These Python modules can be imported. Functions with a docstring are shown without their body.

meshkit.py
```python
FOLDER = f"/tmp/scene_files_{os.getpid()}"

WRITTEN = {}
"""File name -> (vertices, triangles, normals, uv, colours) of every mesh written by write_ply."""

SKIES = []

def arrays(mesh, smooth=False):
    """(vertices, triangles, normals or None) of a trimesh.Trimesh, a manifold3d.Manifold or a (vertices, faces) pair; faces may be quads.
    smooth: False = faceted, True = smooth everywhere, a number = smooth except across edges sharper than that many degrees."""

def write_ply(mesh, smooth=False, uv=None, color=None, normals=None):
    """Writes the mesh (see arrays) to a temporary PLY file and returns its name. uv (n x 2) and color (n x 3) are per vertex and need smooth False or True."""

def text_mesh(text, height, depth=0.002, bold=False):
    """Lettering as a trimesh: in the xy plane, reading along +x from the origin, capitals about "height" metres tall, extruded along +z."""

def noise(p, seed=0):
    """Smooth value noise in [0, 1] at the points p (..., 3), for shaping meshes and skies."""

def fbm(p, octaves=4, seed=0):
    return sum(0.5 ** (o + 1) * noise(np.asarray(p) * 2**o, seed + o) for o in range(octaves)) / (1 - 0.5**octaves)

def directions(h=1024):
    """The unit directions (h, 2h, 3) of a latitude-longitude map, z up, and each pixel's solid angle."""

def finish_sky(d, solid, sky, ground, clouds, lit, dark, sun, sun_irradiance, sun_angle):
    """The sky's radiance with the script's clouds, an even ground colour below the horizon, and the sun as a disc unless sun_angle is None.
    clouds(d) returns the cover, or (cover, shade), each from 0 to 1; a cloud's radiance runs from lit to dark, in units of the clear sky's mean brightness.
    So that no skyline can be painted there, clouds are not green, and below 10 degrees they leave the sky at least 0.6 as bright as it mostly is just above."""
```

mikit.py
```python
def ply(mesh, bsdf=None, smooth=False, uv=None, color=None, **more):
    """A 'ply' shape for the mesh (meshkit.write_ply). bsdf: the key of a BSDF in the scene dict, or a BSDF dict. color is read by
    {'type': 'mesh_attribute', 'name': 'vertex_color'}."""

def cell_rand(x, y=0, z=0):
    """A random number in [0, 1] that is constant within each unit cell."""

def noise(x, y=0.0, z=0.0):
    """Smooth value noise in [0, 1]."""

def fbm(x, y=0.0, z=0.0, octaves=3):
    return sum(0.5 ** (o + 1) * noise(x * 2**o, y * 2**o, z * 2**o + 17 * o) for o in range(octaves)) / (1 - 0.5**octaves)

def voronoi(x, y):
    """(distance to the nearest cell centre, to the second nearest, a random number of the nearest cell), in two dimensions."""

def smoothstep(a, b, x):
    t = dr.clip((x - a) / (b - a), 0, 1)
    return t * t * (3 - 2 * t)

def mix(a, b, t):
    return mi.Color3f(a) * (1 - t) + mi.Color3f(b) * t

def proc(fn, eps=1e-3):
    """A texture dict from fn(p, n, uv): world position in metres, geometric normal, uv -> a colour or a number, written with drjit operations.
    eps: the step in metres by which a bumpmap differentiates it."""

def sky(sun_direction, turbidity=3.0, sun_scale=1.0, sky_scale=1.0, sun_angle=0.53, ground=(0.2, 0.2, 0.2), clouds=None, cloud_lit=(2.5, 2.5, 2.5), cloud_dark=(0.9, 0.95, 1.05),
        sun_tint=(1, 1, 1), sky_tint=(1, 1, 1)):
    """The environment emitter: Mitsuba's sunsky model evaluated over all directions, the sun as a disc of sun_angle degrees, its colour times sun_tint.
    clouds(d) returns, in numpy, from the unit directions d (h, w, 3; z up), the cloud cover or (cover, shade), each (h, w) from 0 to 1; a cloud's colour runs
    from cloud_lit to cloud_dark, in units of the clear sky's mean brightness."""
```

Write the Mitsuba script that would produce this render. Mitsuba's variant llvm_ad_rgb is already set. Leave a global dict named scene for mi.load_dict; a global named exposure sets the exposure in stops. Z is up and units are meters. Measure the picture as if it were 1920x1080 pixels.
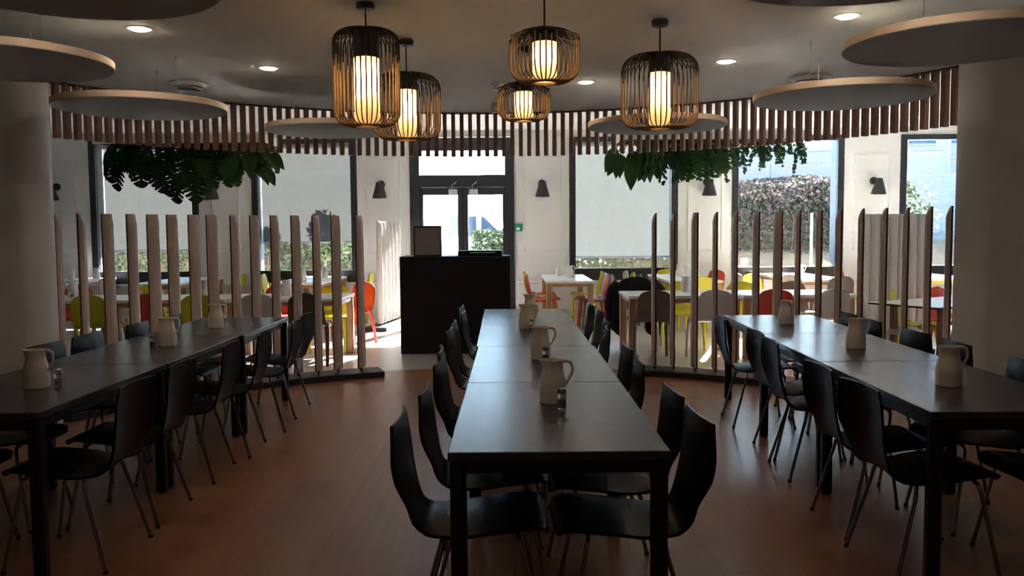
import math, random
import numpy as np, trimesh, mitsuba as mi, mikit, meshkit
import shapely.geometry as sg, shapely.ops as so
from shapely import affinity
T = mi.ScalarTransform4f
rng = random.Random(7)
scene, labels = {}, {}

# ---------------------------------------------------------------- camera, sky, exposure
exposure = 5.0
K = 2.0 ** -exposure                      # a radiance of 1*K is plain white
PITCH, ROLL, FOCAL = math.atan(105 / 1570), math.radians(0.45), 1570.0
fwd = np.array([0, math.cos(PITCH), -math.sin(PITCH)])
up0 = np.array([0, math.sin(PITCH), math.cos(PITCH)])
up = up0 * math.cos(ROLL) + np.array([1.0, 0, 0]) * math.sin(ROLL)
eye = np.array([0, 0, 1.48])
scene['camera'] = {'type': 'perspective', 'fov': 2 * math.degrees(math.atan(960 / FOCAL)), 'fov_axis': 'x', 'near_clip': 0.05, 'far_clip': 500.0,
                   'to_world': T().look_at(origin=eye.tolist(), target=(eye + fwd).tolist(), up=up.tolist())}
scene['sky'] = mikit.sky([0.345, 1.0, 0.525], turbidity=3.0, sun_scale=2.4, sky_scale=0.9, ground=(0.35, 0.34, 0.31), sun_tint=(0.94, 1.20, 1.80), sky_tint=(0.80, 1.0, 1.28))

# ---------------------------------------------------------------- materials
def mat(name, color, rough=0.5, metallic=0.0, spec=0.5, **kw):
    c = color if isinstance(color, dict) else {'type': 'rgb', 'value': list(color)}
    scene['mat_' + name] = {'type': 'twosided', 'bsdf': {'type': 'principled', 'base_color': c, 'roughness': rough, 'metallic': metallic, 'specular': spec, **kw}}
    return 'mat_' + name

def plank_color(p, n, uv):
    col = mi.Float(mikit.dr.floor(p.x / 0.18))
    along = p.y / 1.22 + mikit.cell_rand(col, 3.0, 5.0) * 7.0
    tone = mikit.cell_rand(col, mikit.dr.floor(along), 2.0)
    grain = mikit.fbm(p.x * 60.0, p.y * 3.0, tone * 9.0, 3)
    c = mikit.mix((0.195, 0.082, 0.040), (0.265, 0.117, 0.060), 0.35 * tone + 0.65 * grain)
    fx = p.x / 0.18 - col
    fy = along - mikit.dr.floor(along)
    gap = mikit.dr.select((fx < 0.012) | (fy < 0.002), 0.7, 1.0)
    return c * gap
def concrete_color(p, n, uv):
    f = mikit.fbm(p.x * 2.0, p.y * 2.0, 0.0, 4)
    g = mikit.fbm(p.x * 25.0, p.y * 25.0, 3.0, 3)
    return mikit.mix((0.33, 0.325, 0.305), (0.42, 0.41, 0.385), 0.6 * f + 0.4 * g)
def wood_color(p, n, uv):
    g = mikit.fbm(p.x * 30.0 + p.y * 30.0, p.z * 2.5, p.y * 9.0, 3)
    return mikit.mix((0.19, 0.088, 0.052), (0.29, 0.14, 0.085), g)
def oak_color(p, n, uv):
    g = mikit.fbm(p.x * 40.0 + p.y * 40.0, p.z * 4.0, p.y * 9.0, 3)
    return mikit.mix((0.33, 0.185, 0.10), (0.43, 0.25, 0.135), g)
def bank_color(p, n, uv):
    f = mikit.fbm(p.x * 1.5, p.y * 1.5, 1.0, 4)
    g = mikit.fbm(p.x * 12.0, p.y * 12.0, 4.0, 3)
    dry = mikit.mix((0.36, 0.25, 0.15), (0.20, 0.18, 0.10), f * 0.6 + g * 0.4)
    return mikit.mix((0.52, 0.51, 0.48), dry, mikit.smoothstep(0.1, 0.35, p.z))

M_WALL = mat('wall', (0.69, 0.695, 0.69), 0.6, spec=0.3)
M_CEIL = mat('ceiling', (0.62, 0.615, 0.60), 0.7, spec=0.2)
M_TILE = mat('tile', (0.66, 0.665, 0.66), 0.7, spec=0.2)
M_FLOOR = mat('floor_grey', mikit.proc(concrete_color), 0.28, spec=0.5)
M_WOODFLOOR = mat('floor_wood', mikit.proc(plank_color), 0.34, spec=0.5)
M_SLAT = mat('slat_wood', mikit.proc(wood_color), 0.5, spec=0.4)
M_OAK = mat('oak', mikit.proc(oak_color), 0.45)
M_BLACKFRAME = mat('frame_black', (0.018, 0.020, 0.026), 0.35)
M_REVEAL = mat('reveal', (0.11, 0.135, 0.165), 0.35)
M_BLACK = mat('black_plastic', (0.003, 0.003, 0.004), 0.38, spec=0.16)
M_TABLEBLACK = mat('table_black', (0.018, 0.019, 0.021), 0.26, spec=0.55)
M_LEGBLACK = mat('leg_black', (0.006, 0.006, 0.008), 0.45, spec=0.25)
M_CHROME = mat('chrome', (0.22, 0.215, 0.21), 0.10, 1.0)
M_STEEL = mat('steel', (0.55, 0.55, 0.55), 0.3, 1.0)
M_CERAMIC = mat('ceramic', (0.62, 0.545, 0.46), 0.32)
M_CERAMICW = mat('ceramic_white', (0.78, 0.77, 0.74), 0.3)
M_WHITETOP = mat('white_laminate', (0.80, 0.80, 0.79), 0.25)
M_PAD = mat('pad', (0.54, 0.43, 0.395), 0.45)
M_PADW = mat('pad_white', (0.52, 0.49, 0.455), 0.5)
M_PADBACK = mat('pad_back', (0.085, 0.04, 0.032), 0.5)
M_FELT = mat('felt', (0.38, 0.405, 0.395), 0.9, spec=0.1)
M_RIM = mat('rim', (0.70, 0.55, 0.42), 0.7, spec=0.2)
M_BAMBOO = mat('bamboo', (0.42, 0.24, 0.11), 0.45)
M_BLACKTIP = mat('bamboo_black', (0.012, 0.010, 0.009), 0.5)
M_LAMPBLACK = mat('lamp_black', (0.020, 0.020, 0.022), 0.5)
M_GREEN = mat('sign_green', (0.02, 0.30, 0.16), 0.4)
M_WHITE = mat('white_paint', (0.80, 0.80, 0.78), 0.5)
M_GREYBOX = mat('grey_box', (0.42, 0.42, 0.43), 0.4)
M_BOARD = mat('board_grey', (0.22, 0.185, 0.17), 0.6)
M_JACKET = mat('jacket', (0.010, 0.010, 0.012), 0.85, spec=0.2)
M_PLANTER = mat('planter', (0.60, 0.58, 0.54), 0.6)
M_PLANTERIN = mat('planter_dark', (0.10, 0.045, 0.035), 0.7)
CH = {'yellow': mat('chair_yellow', (0.50, 0.43, 0.012), 0.4), 'red': mat('chair_red', (0.55, 0.05, 0.028), 0.4),
      'white': mat('chair_white', (0.56, 0.49, 0.465), 0.4), 'brown': mat('chair_brown', (0.125, 0.078, 0.055), 0.4)}
M_GROUND = mat('ground', mikit.proc(bank_color), 0.9, spec=0.1)
M_STEM = mat('stem', (0.10, 0.07, 0.04), 0.8)
M_FENCE = mat('fence', (0.26, 0.29, 0.32), 0.6)
M_VAN = mat('van_paint', (0.85, 0.85, 0.85), 0.3)
M_VANGLASS = mat('van_glass', (0.05, 0.09, 0.13), 0.08)
M_RUBBER = mat('rubber', (0.02, 0.02, 0.02), 0.8)
M_PALE = mat('pale_panel', (0.70, 0.72, 0.72), 0.5)
def leafmat(name, c, dt=0.7):
    scene['mat_' + name] = {'type': 'principledthin', 'base_color': {'type': 'rgb', 'value': list(c)}, 'roughness': 0.45, 'diff_trans': dt, 'spec_trans': 0.0}
    return 'mat_' + name
M_LEAF = [leafmat('leaf_dark', (0.022, 0.048, 0.022), 0.4), leafmat('leaf_mid', (0.045, 0.090, 0.035), 0.5), leafmat('leaf_ivy', (0.05, 0.095, 0.045), 0.5)]
M_HEDGE = [leafmat('hedge_green', (0.07, 0.10, 0.05), 0.25), leafmat('hedge_brown', (0.11, 0.085, 0.085), 0.25), leafmat('hedge_pink', (0.34, 0.25, 0.22), 0.5), leafmat('blossom', (0.62, 0.62, 0.54), 0.6)]
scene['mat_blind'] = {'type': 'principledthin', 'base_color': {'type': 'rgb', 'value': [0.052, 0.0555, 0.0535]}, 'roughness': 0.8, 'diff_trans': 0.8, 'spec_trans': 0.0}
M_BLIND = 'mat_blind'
scene['mat_blind_shaded'] = {**scene['mat_blind'], 'base_color': {'type': 'rgb', 'value': [0.034, 0.035, 0.033]}}  # same blind colour darkened, standing in for shade on two of the blinds
scene['mat_shade'] = {'type': 'principledthin', 'base_color': {'type': 'rgb', 'value': [0.92, 0.80, 0.58]}, 'roughness': 0.8, 'diff_trans': 1.0, 'spec_trans': 0.0}
scene['mat_glass'] = {'type': 'thindielectric', 'int_ior': 1.5}
M_GLASS = 'mat_glass'
scene['mat_jar'] = {'type': 'dielectric', 'int_ior': 1.5}
M_JAR = 'mat_jar'

# ---------------------------------------------------------------- mesh helpers
cat = trimesh.util.concatenate
def moved(m, x=0, y=0, z=0, rz=0.0, rx=0.0, ry=0.0):
    m = m.copy()
    A = trimesh.transformations.euler_matrix(rx, ry, rz, 'sxyz'); A[:3, 3] = (x, y, z)
    m.apply_transform(A); return m
def box(x0, x1, y0, y1, z0, z1):
    m = trimesh.creation.box((x1 - x0, y1 - y0, z1 - z0)); m.apply_translation(((x0 + x1) / 2, (y0 + y1) / 2, (z0 + z1) / 2)); return m
def cbox(x0, x1, y0, y1, z0, z1, c=0.004):
    pts = []
    for sx, X in ((1, x0), (-1, x1)):
        for sy, Y in ((1, y0), (-1, y1)):
            for sz, Z in ((1, z0), (-1, z1)):
                pts += [(X, Y + sy * c, Z + sz * c), (X + sx * c, Y, Z + sz * c), (X + sx * c, Y + sy * c, Z)]
    return trimesh.Trimesh(*_hull(pts), process=False)
def _hull(pts):
    h = trimesh.convex.convex_hull(np.array(pts)); return h.vertices, h.faces
def extr(poly, h, z0=0.0):
    ps = poly.geoms if hasattr(poly, 'geoms') else [poly]
    m = cat([trimesh.creation.extrude_polygon(p, h, engine='earcut') for p in ps]); m.apply_translation((0, 0, z0)); return m
def upright(m, y=0.0):                     # polygon plane xy -> xz, thickness along +y
    v = m.vertices.copy(); m = trimesh.Trimesh(np.c_[v[:, 0], y + v[:, 2], v[:, 1]], m.faces[:, ::-1], process=False); return m
def lathe(profile, n=32):
    P = np.array(profile, float); a = np.linspace(0, 2 * np.pi, n, endpoint=False)
    v = np.stack([P[:, None, 0] * np.cos(a), P[:, None, 0] * np.sin(a), np.repeat(P[:, 1:2], n, 1)], -1).reshape(-1, 3)
    f = []
    for i in range(len(P) - 1):
        for j in range(n):
            k = (j + 1) % n; f += [(i * n + j, i * n + k, (i + 1) * n + k), (i * n + j, (i + 1) * n + k, (i + 1) * n + j)]
    return trimesh.Trimesh(v, f, process=False)
def tube(path, r, n=8, caps=True):
    P = np.array(path, float); R = np.broadcast_to(np.asarray(r, float), (len(P),))
    t = np.gradient(P, axis=0); t /= np.linalg.norm(t, axis=1, keepdims=True) + 1e-12
    a = np.array([0, 0, 1.0]) if abs(t[0, 2]) < 0.9 else np.array([1.0, 0, 0])
    u = np.cross(t[0], a); u /= np.linalg.norm(u); V = []
    for i in range(len(P)):
        u = u - t[i] * (u @ t[i]); u /= np.linalg.norm(u); w = np.cross(t[i], u)
        ang = np.arange(n) * 2 * np.pi / n
        V.append(P[i] + R[i] * (np.cos(ang)[:, None] * u + np.sin(ang)[:, None] * w))
    V = np.vstack(V); f = []
    for i in range(len(P) - 1):
        for j in range(n):
            k = (j + 1) % n; f += [(i * n + j, i * n + k, (i + 1) * n + k), (i * n + j, (i + 1) * n + k, (i + 1) * n + j)]
    if caps:
        for j in range(1, n - 1):
            f += [(0, j + 1, j), ((len(P) - 1) * n, (len(P) - 1) * n + j, (len(P) - 1) * n + j + 1)]
    return trimesh.Trimesh(V, f, process=False)
def curve(pts, n=24):
    from scipy.interpolate import PchipInterpolator
    P = np.array(pts, float); s = np.r_[0, np.cumsum(np.linalg.norm(np.diff(P, axis=0), axis=1))]
    return PchipInterpolator(s, P)(np.linspace(0, s[-1], n))
def cyl(x, y, z0, z1, r, n=20):
    return moved(lathe([(0.0001, z0), (r, z0), (r, z1), (0.0001, z1)], n), x, y)

# ---------------------------------------------------------------- scene helpers
used = {}
def numbered(name):
    n = used.get(name, 0); used[name] = n + 1
    return name if n == 0 else f'{name}_{n:03d}'
def put(key, mesh, m, smooth=False, **kw):
    scene[key] = mikit.ply(mesh, m, smooth=smooth, **kw); return key
def sub(parent, name, mesh, m, smooth=False, label=None, kind=None, **kw):
    k = numbered(parent + '__' + name); put(k, mesh, m, smooth, **kw)
    if label or kind: labels[k] = {**({'label': label} if label else {}), **({'kind': kind} if kind else {})}
    return k
def tag(key, label, category, group=None, kind=None):
    labels[key] = {'label': label, 'category': category}
    if group: labels[key]['group'] = group
    if kind: labels[key]['kind'] = kind
def struct(name, mesh, m, smooth=False, label=None):
    put(name, mesh, m, smooth); labels[name] = {'kind': 'structure', **({'label': label} if label else {})}; return name
def pose(x, y, z=0.0, deg=0.0, s=1.0):
    return T().translate([x, y, z]).rotate([0, 0, 1], deg).scale(s)
class Proto:
    """A thing's parts, built once around the origin; put down any number of times."""
    def __init__(self): self.parts = []
    def add(self, name, mesh, m, smooth=False, label=None): self.parts.append((name, mikit.ply(mesh, m, smooth=smooth), label)); return self
    def place(self, name, x, y, z, deg, label, category, group=None, s=1.0, recolor=None, M=None):
        key = numbered(name); M = pose(x, y, z, deg, s) if M is None else M
        seen = {}
        for pn, d, lb in self.parts:
            top, _, rest = pn.partition('__')
            k = key + '__' + pn
            if recolor: d = {**d, 'bsdf': {'type': 'ref', 'id': recolor}}
            scene[k] = {**d, 'to_world': M}
            if lb: labels[k] = {'label': lb}
        tag(key, label, category, group); return key

# ---------------------------------------------------------------- the shell of the room
ZC, ZW = 2.75, 3.25                        # dining ceiling, ceiling of the window zone
RC = (-0.14, 4.91)
disc42 = sg.Point(RC).buffer(4.20, quad_segs=64)
dining = so.unary_union([disc42.intersection(sg.box(-8, 4.9, 8, 12)), sg.box(-6.5, -4.0, 6.5, 6.3)]).buffer(0)
dining = dining.intersection(sg.box(-6.5, -4, 6.5, 12))
whole = sg.box(-11.0, 6.5, 11.0, 14.8).union(sg.box(-6.5, -4, 6.5, 6.5))
front = so.unary_union([disc42.intersection(sg.box(-8, 6.0, 8, 12)), sg.box(-6.5, -4.0, 6.5, 6.5)])
struct('floor', extr(front, 0.1, -0.1), M_WOODFLOOR, label='brown wood-look plank floor of the dining side')
struct('floor_001', extr(whole.difference(front), 0.1, -0.1), M_FLOOR, label='pale grey floor of the window side')
struct('ceiling', extr(front, 0.75, ZC), M_CEIL, label='plain ceiling over the dark tables')
struct('ceiling_001', extr(whole.difference(front), 0.2, ZW + 0.012), M_CEIL, label='tiled ceiling by the windows')
tile = mikit.ply(cbox(-0.596, 0.596, -0.296, 0.296, 0, 0.012, 0.003), M_TILE)
for iy, y in enumerate(np.arange(9.0, 14.8, 0.6)):
    for ix, x in enumerate(np.arange(-6.6, 7.0, 1.2)):
        if whole.difference(front).contains(sg.box(x - 0.6, y - 0.3, x + 0.6, y + 0.3).buffer(-0.01)):
            scene[numbered('ceiling_001__tile')] = {**tile, 'to_world': pose(x, y, ZW)}
struct('wall_left', extr(sg.LineString([(-11, 6.4), (-3.675, 6.4)]).buffer(0.17, quad_segs=12), ZC, 0), M_WALL, 40)
struct('wall_right', extr(sg.LineString([(11, 6.4), (3.57, 6.4)]).buffer(0.17, quad_segs=12), ZC, 0), M_WALL, 40)
struct('wall_left_001', box(-6.7, -6.5, -4.2, 6.2, 0, ZC), M_WALL)
struct('wall_right_001', box(6.5, 6.7, -4.2, 6.2, 0, ZC), M_WALL)
struct('wall_left_002', box(-11.2, -11, 6.3, 15.3, 0, ZW + 0.2), M_WALL)
struct('wall_right_002', box(11, 11.2, 6.3, 15.3, 0, ZW + 0.2), M_WALL)
struct('wall_front', box(-6.7, 6.7, -4.2, -4.0, 0, ZC), M_WALL)
struct('wall_right_003', box(4.3, 11, 6.5, 6.6, ZC, ZW + 0.2), M_WALL)
struct('wall_left_003', box(-11, -4.3, 6.5, 6.6, ZC, ZW + 0.2), M_WALL)
struct('roof', cat([box(-11.2, 11.2, 6.3, 15.3, ZW + 0.22, ZW + 0.3), box(-6.7, 6.7, -4.2, 6.3, ZC + 0.7, ZC + 0.85)]), M_WALL)

YW, YO = 14.8, 15.3                        # inner and outer face of the window wall
WIN = [(-7.40, -5.50), (-4.56, -2.71), (1.02, 2.93), (3.88, 5.84), (6.83, 8.75)]
DOOR = (-1.78, 0.05)
ZB, ZT = 0.62, 3.13
facade = sg.box(-11, 0, 11, ZW + 0.2)
for a, b in WIN: facade = facade.difference(sg.box(a, ZB, b, ZT))
facade = facade.difference(sg.box(DOOR[0], -1, DOOR[1], ZT + 0.02))
struct('wall_back', upright(extr(facade, YO - YW), YW), M_WALL)
# low casing under the windows, with a ledge and a skirting
piers = [(-11, DOOR[0] - 0.02), (DOOR[1] + 0.02, 11)]
for i, (a, b) in enumerate(piers):
    k = 'trim_%d' % (i + 1)
    struct(k, cbox(a, b, YW - 0.10, YW + 0.002, 0, 0.575, 0.004), M_WALL, label='low boxed casing along the window wall')
    sub(k, 'ledge', cbox(a, b, YW - 0.13, YW, 0.58, 0.612, 0.004), M_WALL)
    sub(k, 'skirting', cbox(a, b, YW - 0.115, YW - 0.102, 0, 0.10, 0.003), M_WALL)
# raised panel mouldings on the piers
for a, b in [(-9.1, -7.62), (-5.28, -4.78), (-2.55, -1.95), (0.20, 0.90), (3.10, 3.72), (6.02, 6.66)]:
    bars = [cbox(a, a + 0.03, YW - 0.02, YW, 1.12, 2.80, 0.004), cbox(b - 0.03, b, YW - 0.02, YW, 1.12, 2.80, 0.004),
            cbox(a + 0.03, b - 0.03, YW - 0.02, YW, 1.12, 1.15, 0.004), cbox(a + 0.03, b - 0.03, YW - 0.02, YW, 2.77, 2.80, 0.004)]
    sub('wall_back', 'panel', cat([cbox(a + 0.03, b - 0.03, YW - 0.008, YW, 1.15, 2.77, 0.002)] + bars), M_WALL)

def window(n, a, b):
    k = f'window_{n}'
    labels[k] = {'kind': 'structure', 'label': 'tall window in a black metal frame'}
    y0, y1 = YW - 0.03, YW + 0.07
    sub(k, 'jamb', cbox(a, a + 0.11, y0, y1, ZB, ZT, 0.006), M_BLACKFRAME)
    sub(k, 'jamb', cbox(b - 0.11, b, y0, y1, ZB, ZT, 0.006), M_BLACKFRAME)
    sub(k, 'head', cbox(a + 0.11, b - 0.11, y0, y1, ZT - 0.085, ZT, 0.006), M_BLACKFRAME)
    sub(k, 'sill', cbox(a + 0.11, b - 0.11, y0, y1, ZB, ZB + 0.21, 0.006), M_BLACKFRAME)
    v = np.array([[a + 0.11, YW + 0.03, ZB + 0.21], [b - 0.11, YW + 0.03, ZB + 0.21], [b - 0.11, YW + 0.03, ZT - 0.085], [a + 0.11, YW + 0.03, ZT - 0.085]])
    sub(k, 'pane', trimesh.Trimesh(v, [[0, 1, 2], [0, 2, 3]], process=False), M_GLASS)
    sub(k, 'reveal', cat([box(a, a + 0.035, y1, YO + 0.02, ZB, ZT), box(b - 0.035, b, y1, YO + 0.02, ZB, ZT), box(a, b, y1, YO + 0.02, ZT - 0.035, ZT)]), M_REVEAL)
    sub(k, 'outer_sill', box(a, b, y1, YO + 0.08, ZB + 0.12, ZB + 0.16), M_REVEAL)
for i, (a, b) in enumerate(WIN): window(i + 1, a, b)
def blind(a, b, zb, label, m=M_BLIND):
    k = numbered('roller_blind'); y = YO - 0.06
    v = np.array([[a, y, zb], [b, y, zb], [b, y, ZT - 0.09], [a, y, ZT - 0.09]])
    sub(k, 'fabric', trimesh.Trimesh(v, [[0, 1, 2], [0, 2, 3]], process=False), m)
    sub(k, 'bottom_bar', cbox(a, b, y - 0.012, y + 0.012, zb - 0.035, zb, 0.004), M_GREYBOX)
    sub(k, 'roller', moved(cyl(0, 0, -(b - a) / 2, (b - a) / 2, 0.035, 16), (a + b) / 2, y, ZT - 0.08, ry=math.pi / 2), M_GREYBOX, 40)
    tag(k, label, 'roller blind', 'outdoor roller blinds')
blind(WIN[0][0] + 0.045, WIN[0][1] - 0.045, 1.21, 'white roller blind behind the planter with split monstera leaves', 'mat_blind_shaded')
blind(WIN[1][0] + 0.045, WIN[1][1] - 0.045, 1.34, 'white roller blind with a soft shadow of a shrub on it', 'mat_blind_shaded')
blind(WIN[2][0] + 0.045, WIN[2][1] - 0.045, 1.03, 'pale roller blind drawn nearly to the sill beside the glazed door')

# the glazed double door with its fanlight
k = 'door_1'; labels[k] = {'kind': 'structure', 'label': 'black framed glazed double door with a fanlight'}
a, b = DOOR; y0, y1 = YW - 0.05, YW + 0.08
sub(k, 'jamb', cbox(a, a + 0.17, y0, y1, 0, ZT, 0.006), M_BLACKFRAME)
sub(k, 'jamb', cbox(b - 0.16, b, y0, y1, 0, ZT, 0.006), M_BLACKFRAME)
sub(k, 'head', cbox(a + 0.17, b - 0.16, y0, y1, 2.91, ZT, 0.006), M_BLACKFRAME)
sub(k, 'transom', cbox(a + 0.17, b - 0.16, y0, y1, 2.27, 2.48, 0.006), M_BLACKFRAME)
def pane(parent, x0, x1, z0, z1, y=YW + 0.02):
    v = np.array([[x0, y, z0], [x1, y, z0], [x1, y, z1], [x0, y, z1]])
    sub(parent, 'pane', trimesh.Trimesh(v, [[0, 1, 2], [0, 2, 3]], process=False), M_GLASS)
pane(k, a + 0.17, b - 0.16, 2.48, 2.91)
mid = -0.855
for sx0, sx1 in ((a + 0.165, a + 0.20), (mid - 0.03, mid + 0.03), (b - 0.19, b - 0.155)):
    sub(k, 'door_stop', cbox(sx0, sx1, y1 - 0.018, y1, 0, 2.27, 0.002), M_BLACKFRAME)
for x0, x1, g0, g1 in ((a + 0.175, mid - 0.004, -1.55, -0.94), (mid + 0.004, b - 0.165, -0.765, -0.15)):
    lf = numbered('door_1__leaf')
    put(lf, cat([cbox(x0, g0, y0 + 0.02, y1 - 0.02, 0.01, 2.265, 0.002), cbox(g1, x1, y0 + 0.02, y1 - 0.02, 0.01, 2.265, 0.002),
                 cbox(g0, g1, y0 + 0.02, y1 - 0.02, 2.14, 2.265, 0.003), cbox(g0, g1, y0 + 0.02, y1 - 0.02, 0.01, 0.28, 0.003)]), M_BLACKFRAME)
    pane(lf, g0, g1, 0.28, 2.14)
    hx = g1 + 0.05 if g1 < -0.9 else g0 - 0.05
    sub(lf, 'pull_handle', tube(curve([(hx, y0 + 0.02, 0.85), (hx, y0 - 0.04, 0.88), (hx, y0 - 0.04, 1.12), (hx, y0 + 0.02, 1.15)], 14), 0.011), M_STEEL, 40, label='steel pull handle')
    cx = -1.02 if g1 < -0.9 else -0.66
    sub(lf, 'door_closer', cbox(cx - 0.075, cx + 0.075, y0 - 0.04, y0 + 0.02, 2.13, 2.235, 0.006), M_GREYBOX, label='grey door closer box')
    sub(lf, 'closer_arm', tube([(cx - 0.02, y0 - 0.02, 2.235), (cx - 0.02, y0 - 0.02, 2.30), (cx + 0.06, y0 - 0.03, 2.36)], 0.006, 6), M_STEEL)

# ---------------------------------------------------------------- outdoors
def ground_z(x, y):
    s = np.clip((y - 18.2) / 3.8, 0, 1); right = np.clip((x - 1.0) / 2.0, 0, 1); left = np.clip((-2.8 - x) / 1.5, 0, 1)
    return (s * 1.12) * np.maximum(right, left) + 0.55 * np.clip((y - 22) / 20, 0, 1) * np.maximum(right, left)
gx, gy = np.meshgrid(np.linspace(-30, 30, 121), np.r_[np.linspace(15.3, 24, 60), np.linspace(25, 120, 30)], indexing='ij')
gz = ground_z(gx, gy) - 0.02 + 0.06 * (meshkit.fbm(np.stack([gx, gy, gx * 0], -1) * 1.3) - 0.5) * (ground_z(gx, gy) > 0.15)
nI, nJ = gx.shape
idx = np.arange(nI * nJ).reshape(nI, nJ)
quad = np.stack([idx[:-1, :-1], idx[1:, :-1], idx[1:, 1:], idx[:-1, 1:]], -1).reshape(-1, 4)
struct('ground', (np.stack([gx, gy, gz], -1).reshape(-1, 3), quad), M_GROUND, True)
def leaf_cloud(n, sampler, size, seed, aspect=0.55):
    r = np.random.default_rng(seed); P = sampler(r, n)
    d = r.normal(size=(n, 3)); d /= np.linalg.norm(d, axis=1, keepdims=True)
    e = np.cross(d, r.normal(size=(n, 3))); e /= np.linalg.norm(e, axis=1, keepdims=True)
    s = size * r.uniform(0.6, 1.3, (n, 1))
    q = np.stack([P - d * s, P + e * s * aspect, P + d * s, P - e * s * aspect], 1).reshape(-1, 3)
    i = np.arange(n)[:, None] * 4
    return trimesh.Trimesh(q, np.vstack([np.c_[i, i + 1, i + 2], np.c_[i, i + 2, i + 3]]), process=False)
def hedge_sampler(x0, x1, y0, y1, h, wob=0.25, seed=1):
    def f(r, n):
        x = r.uniform(x0, x1, n); y = r.uniform(y0, y1, n)
        top = h * (1 + wob * (meshkit.fbm(np.stack([x * 0.9, y * 0.9, x * 0 + seed], -1), 3) * 2 - 1))
        z = top * (1 - r.uniform(0, 1, n) ** 1.6)
        return np.c_[x, y, ground_z(x, y) + z]
    return f
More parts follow.
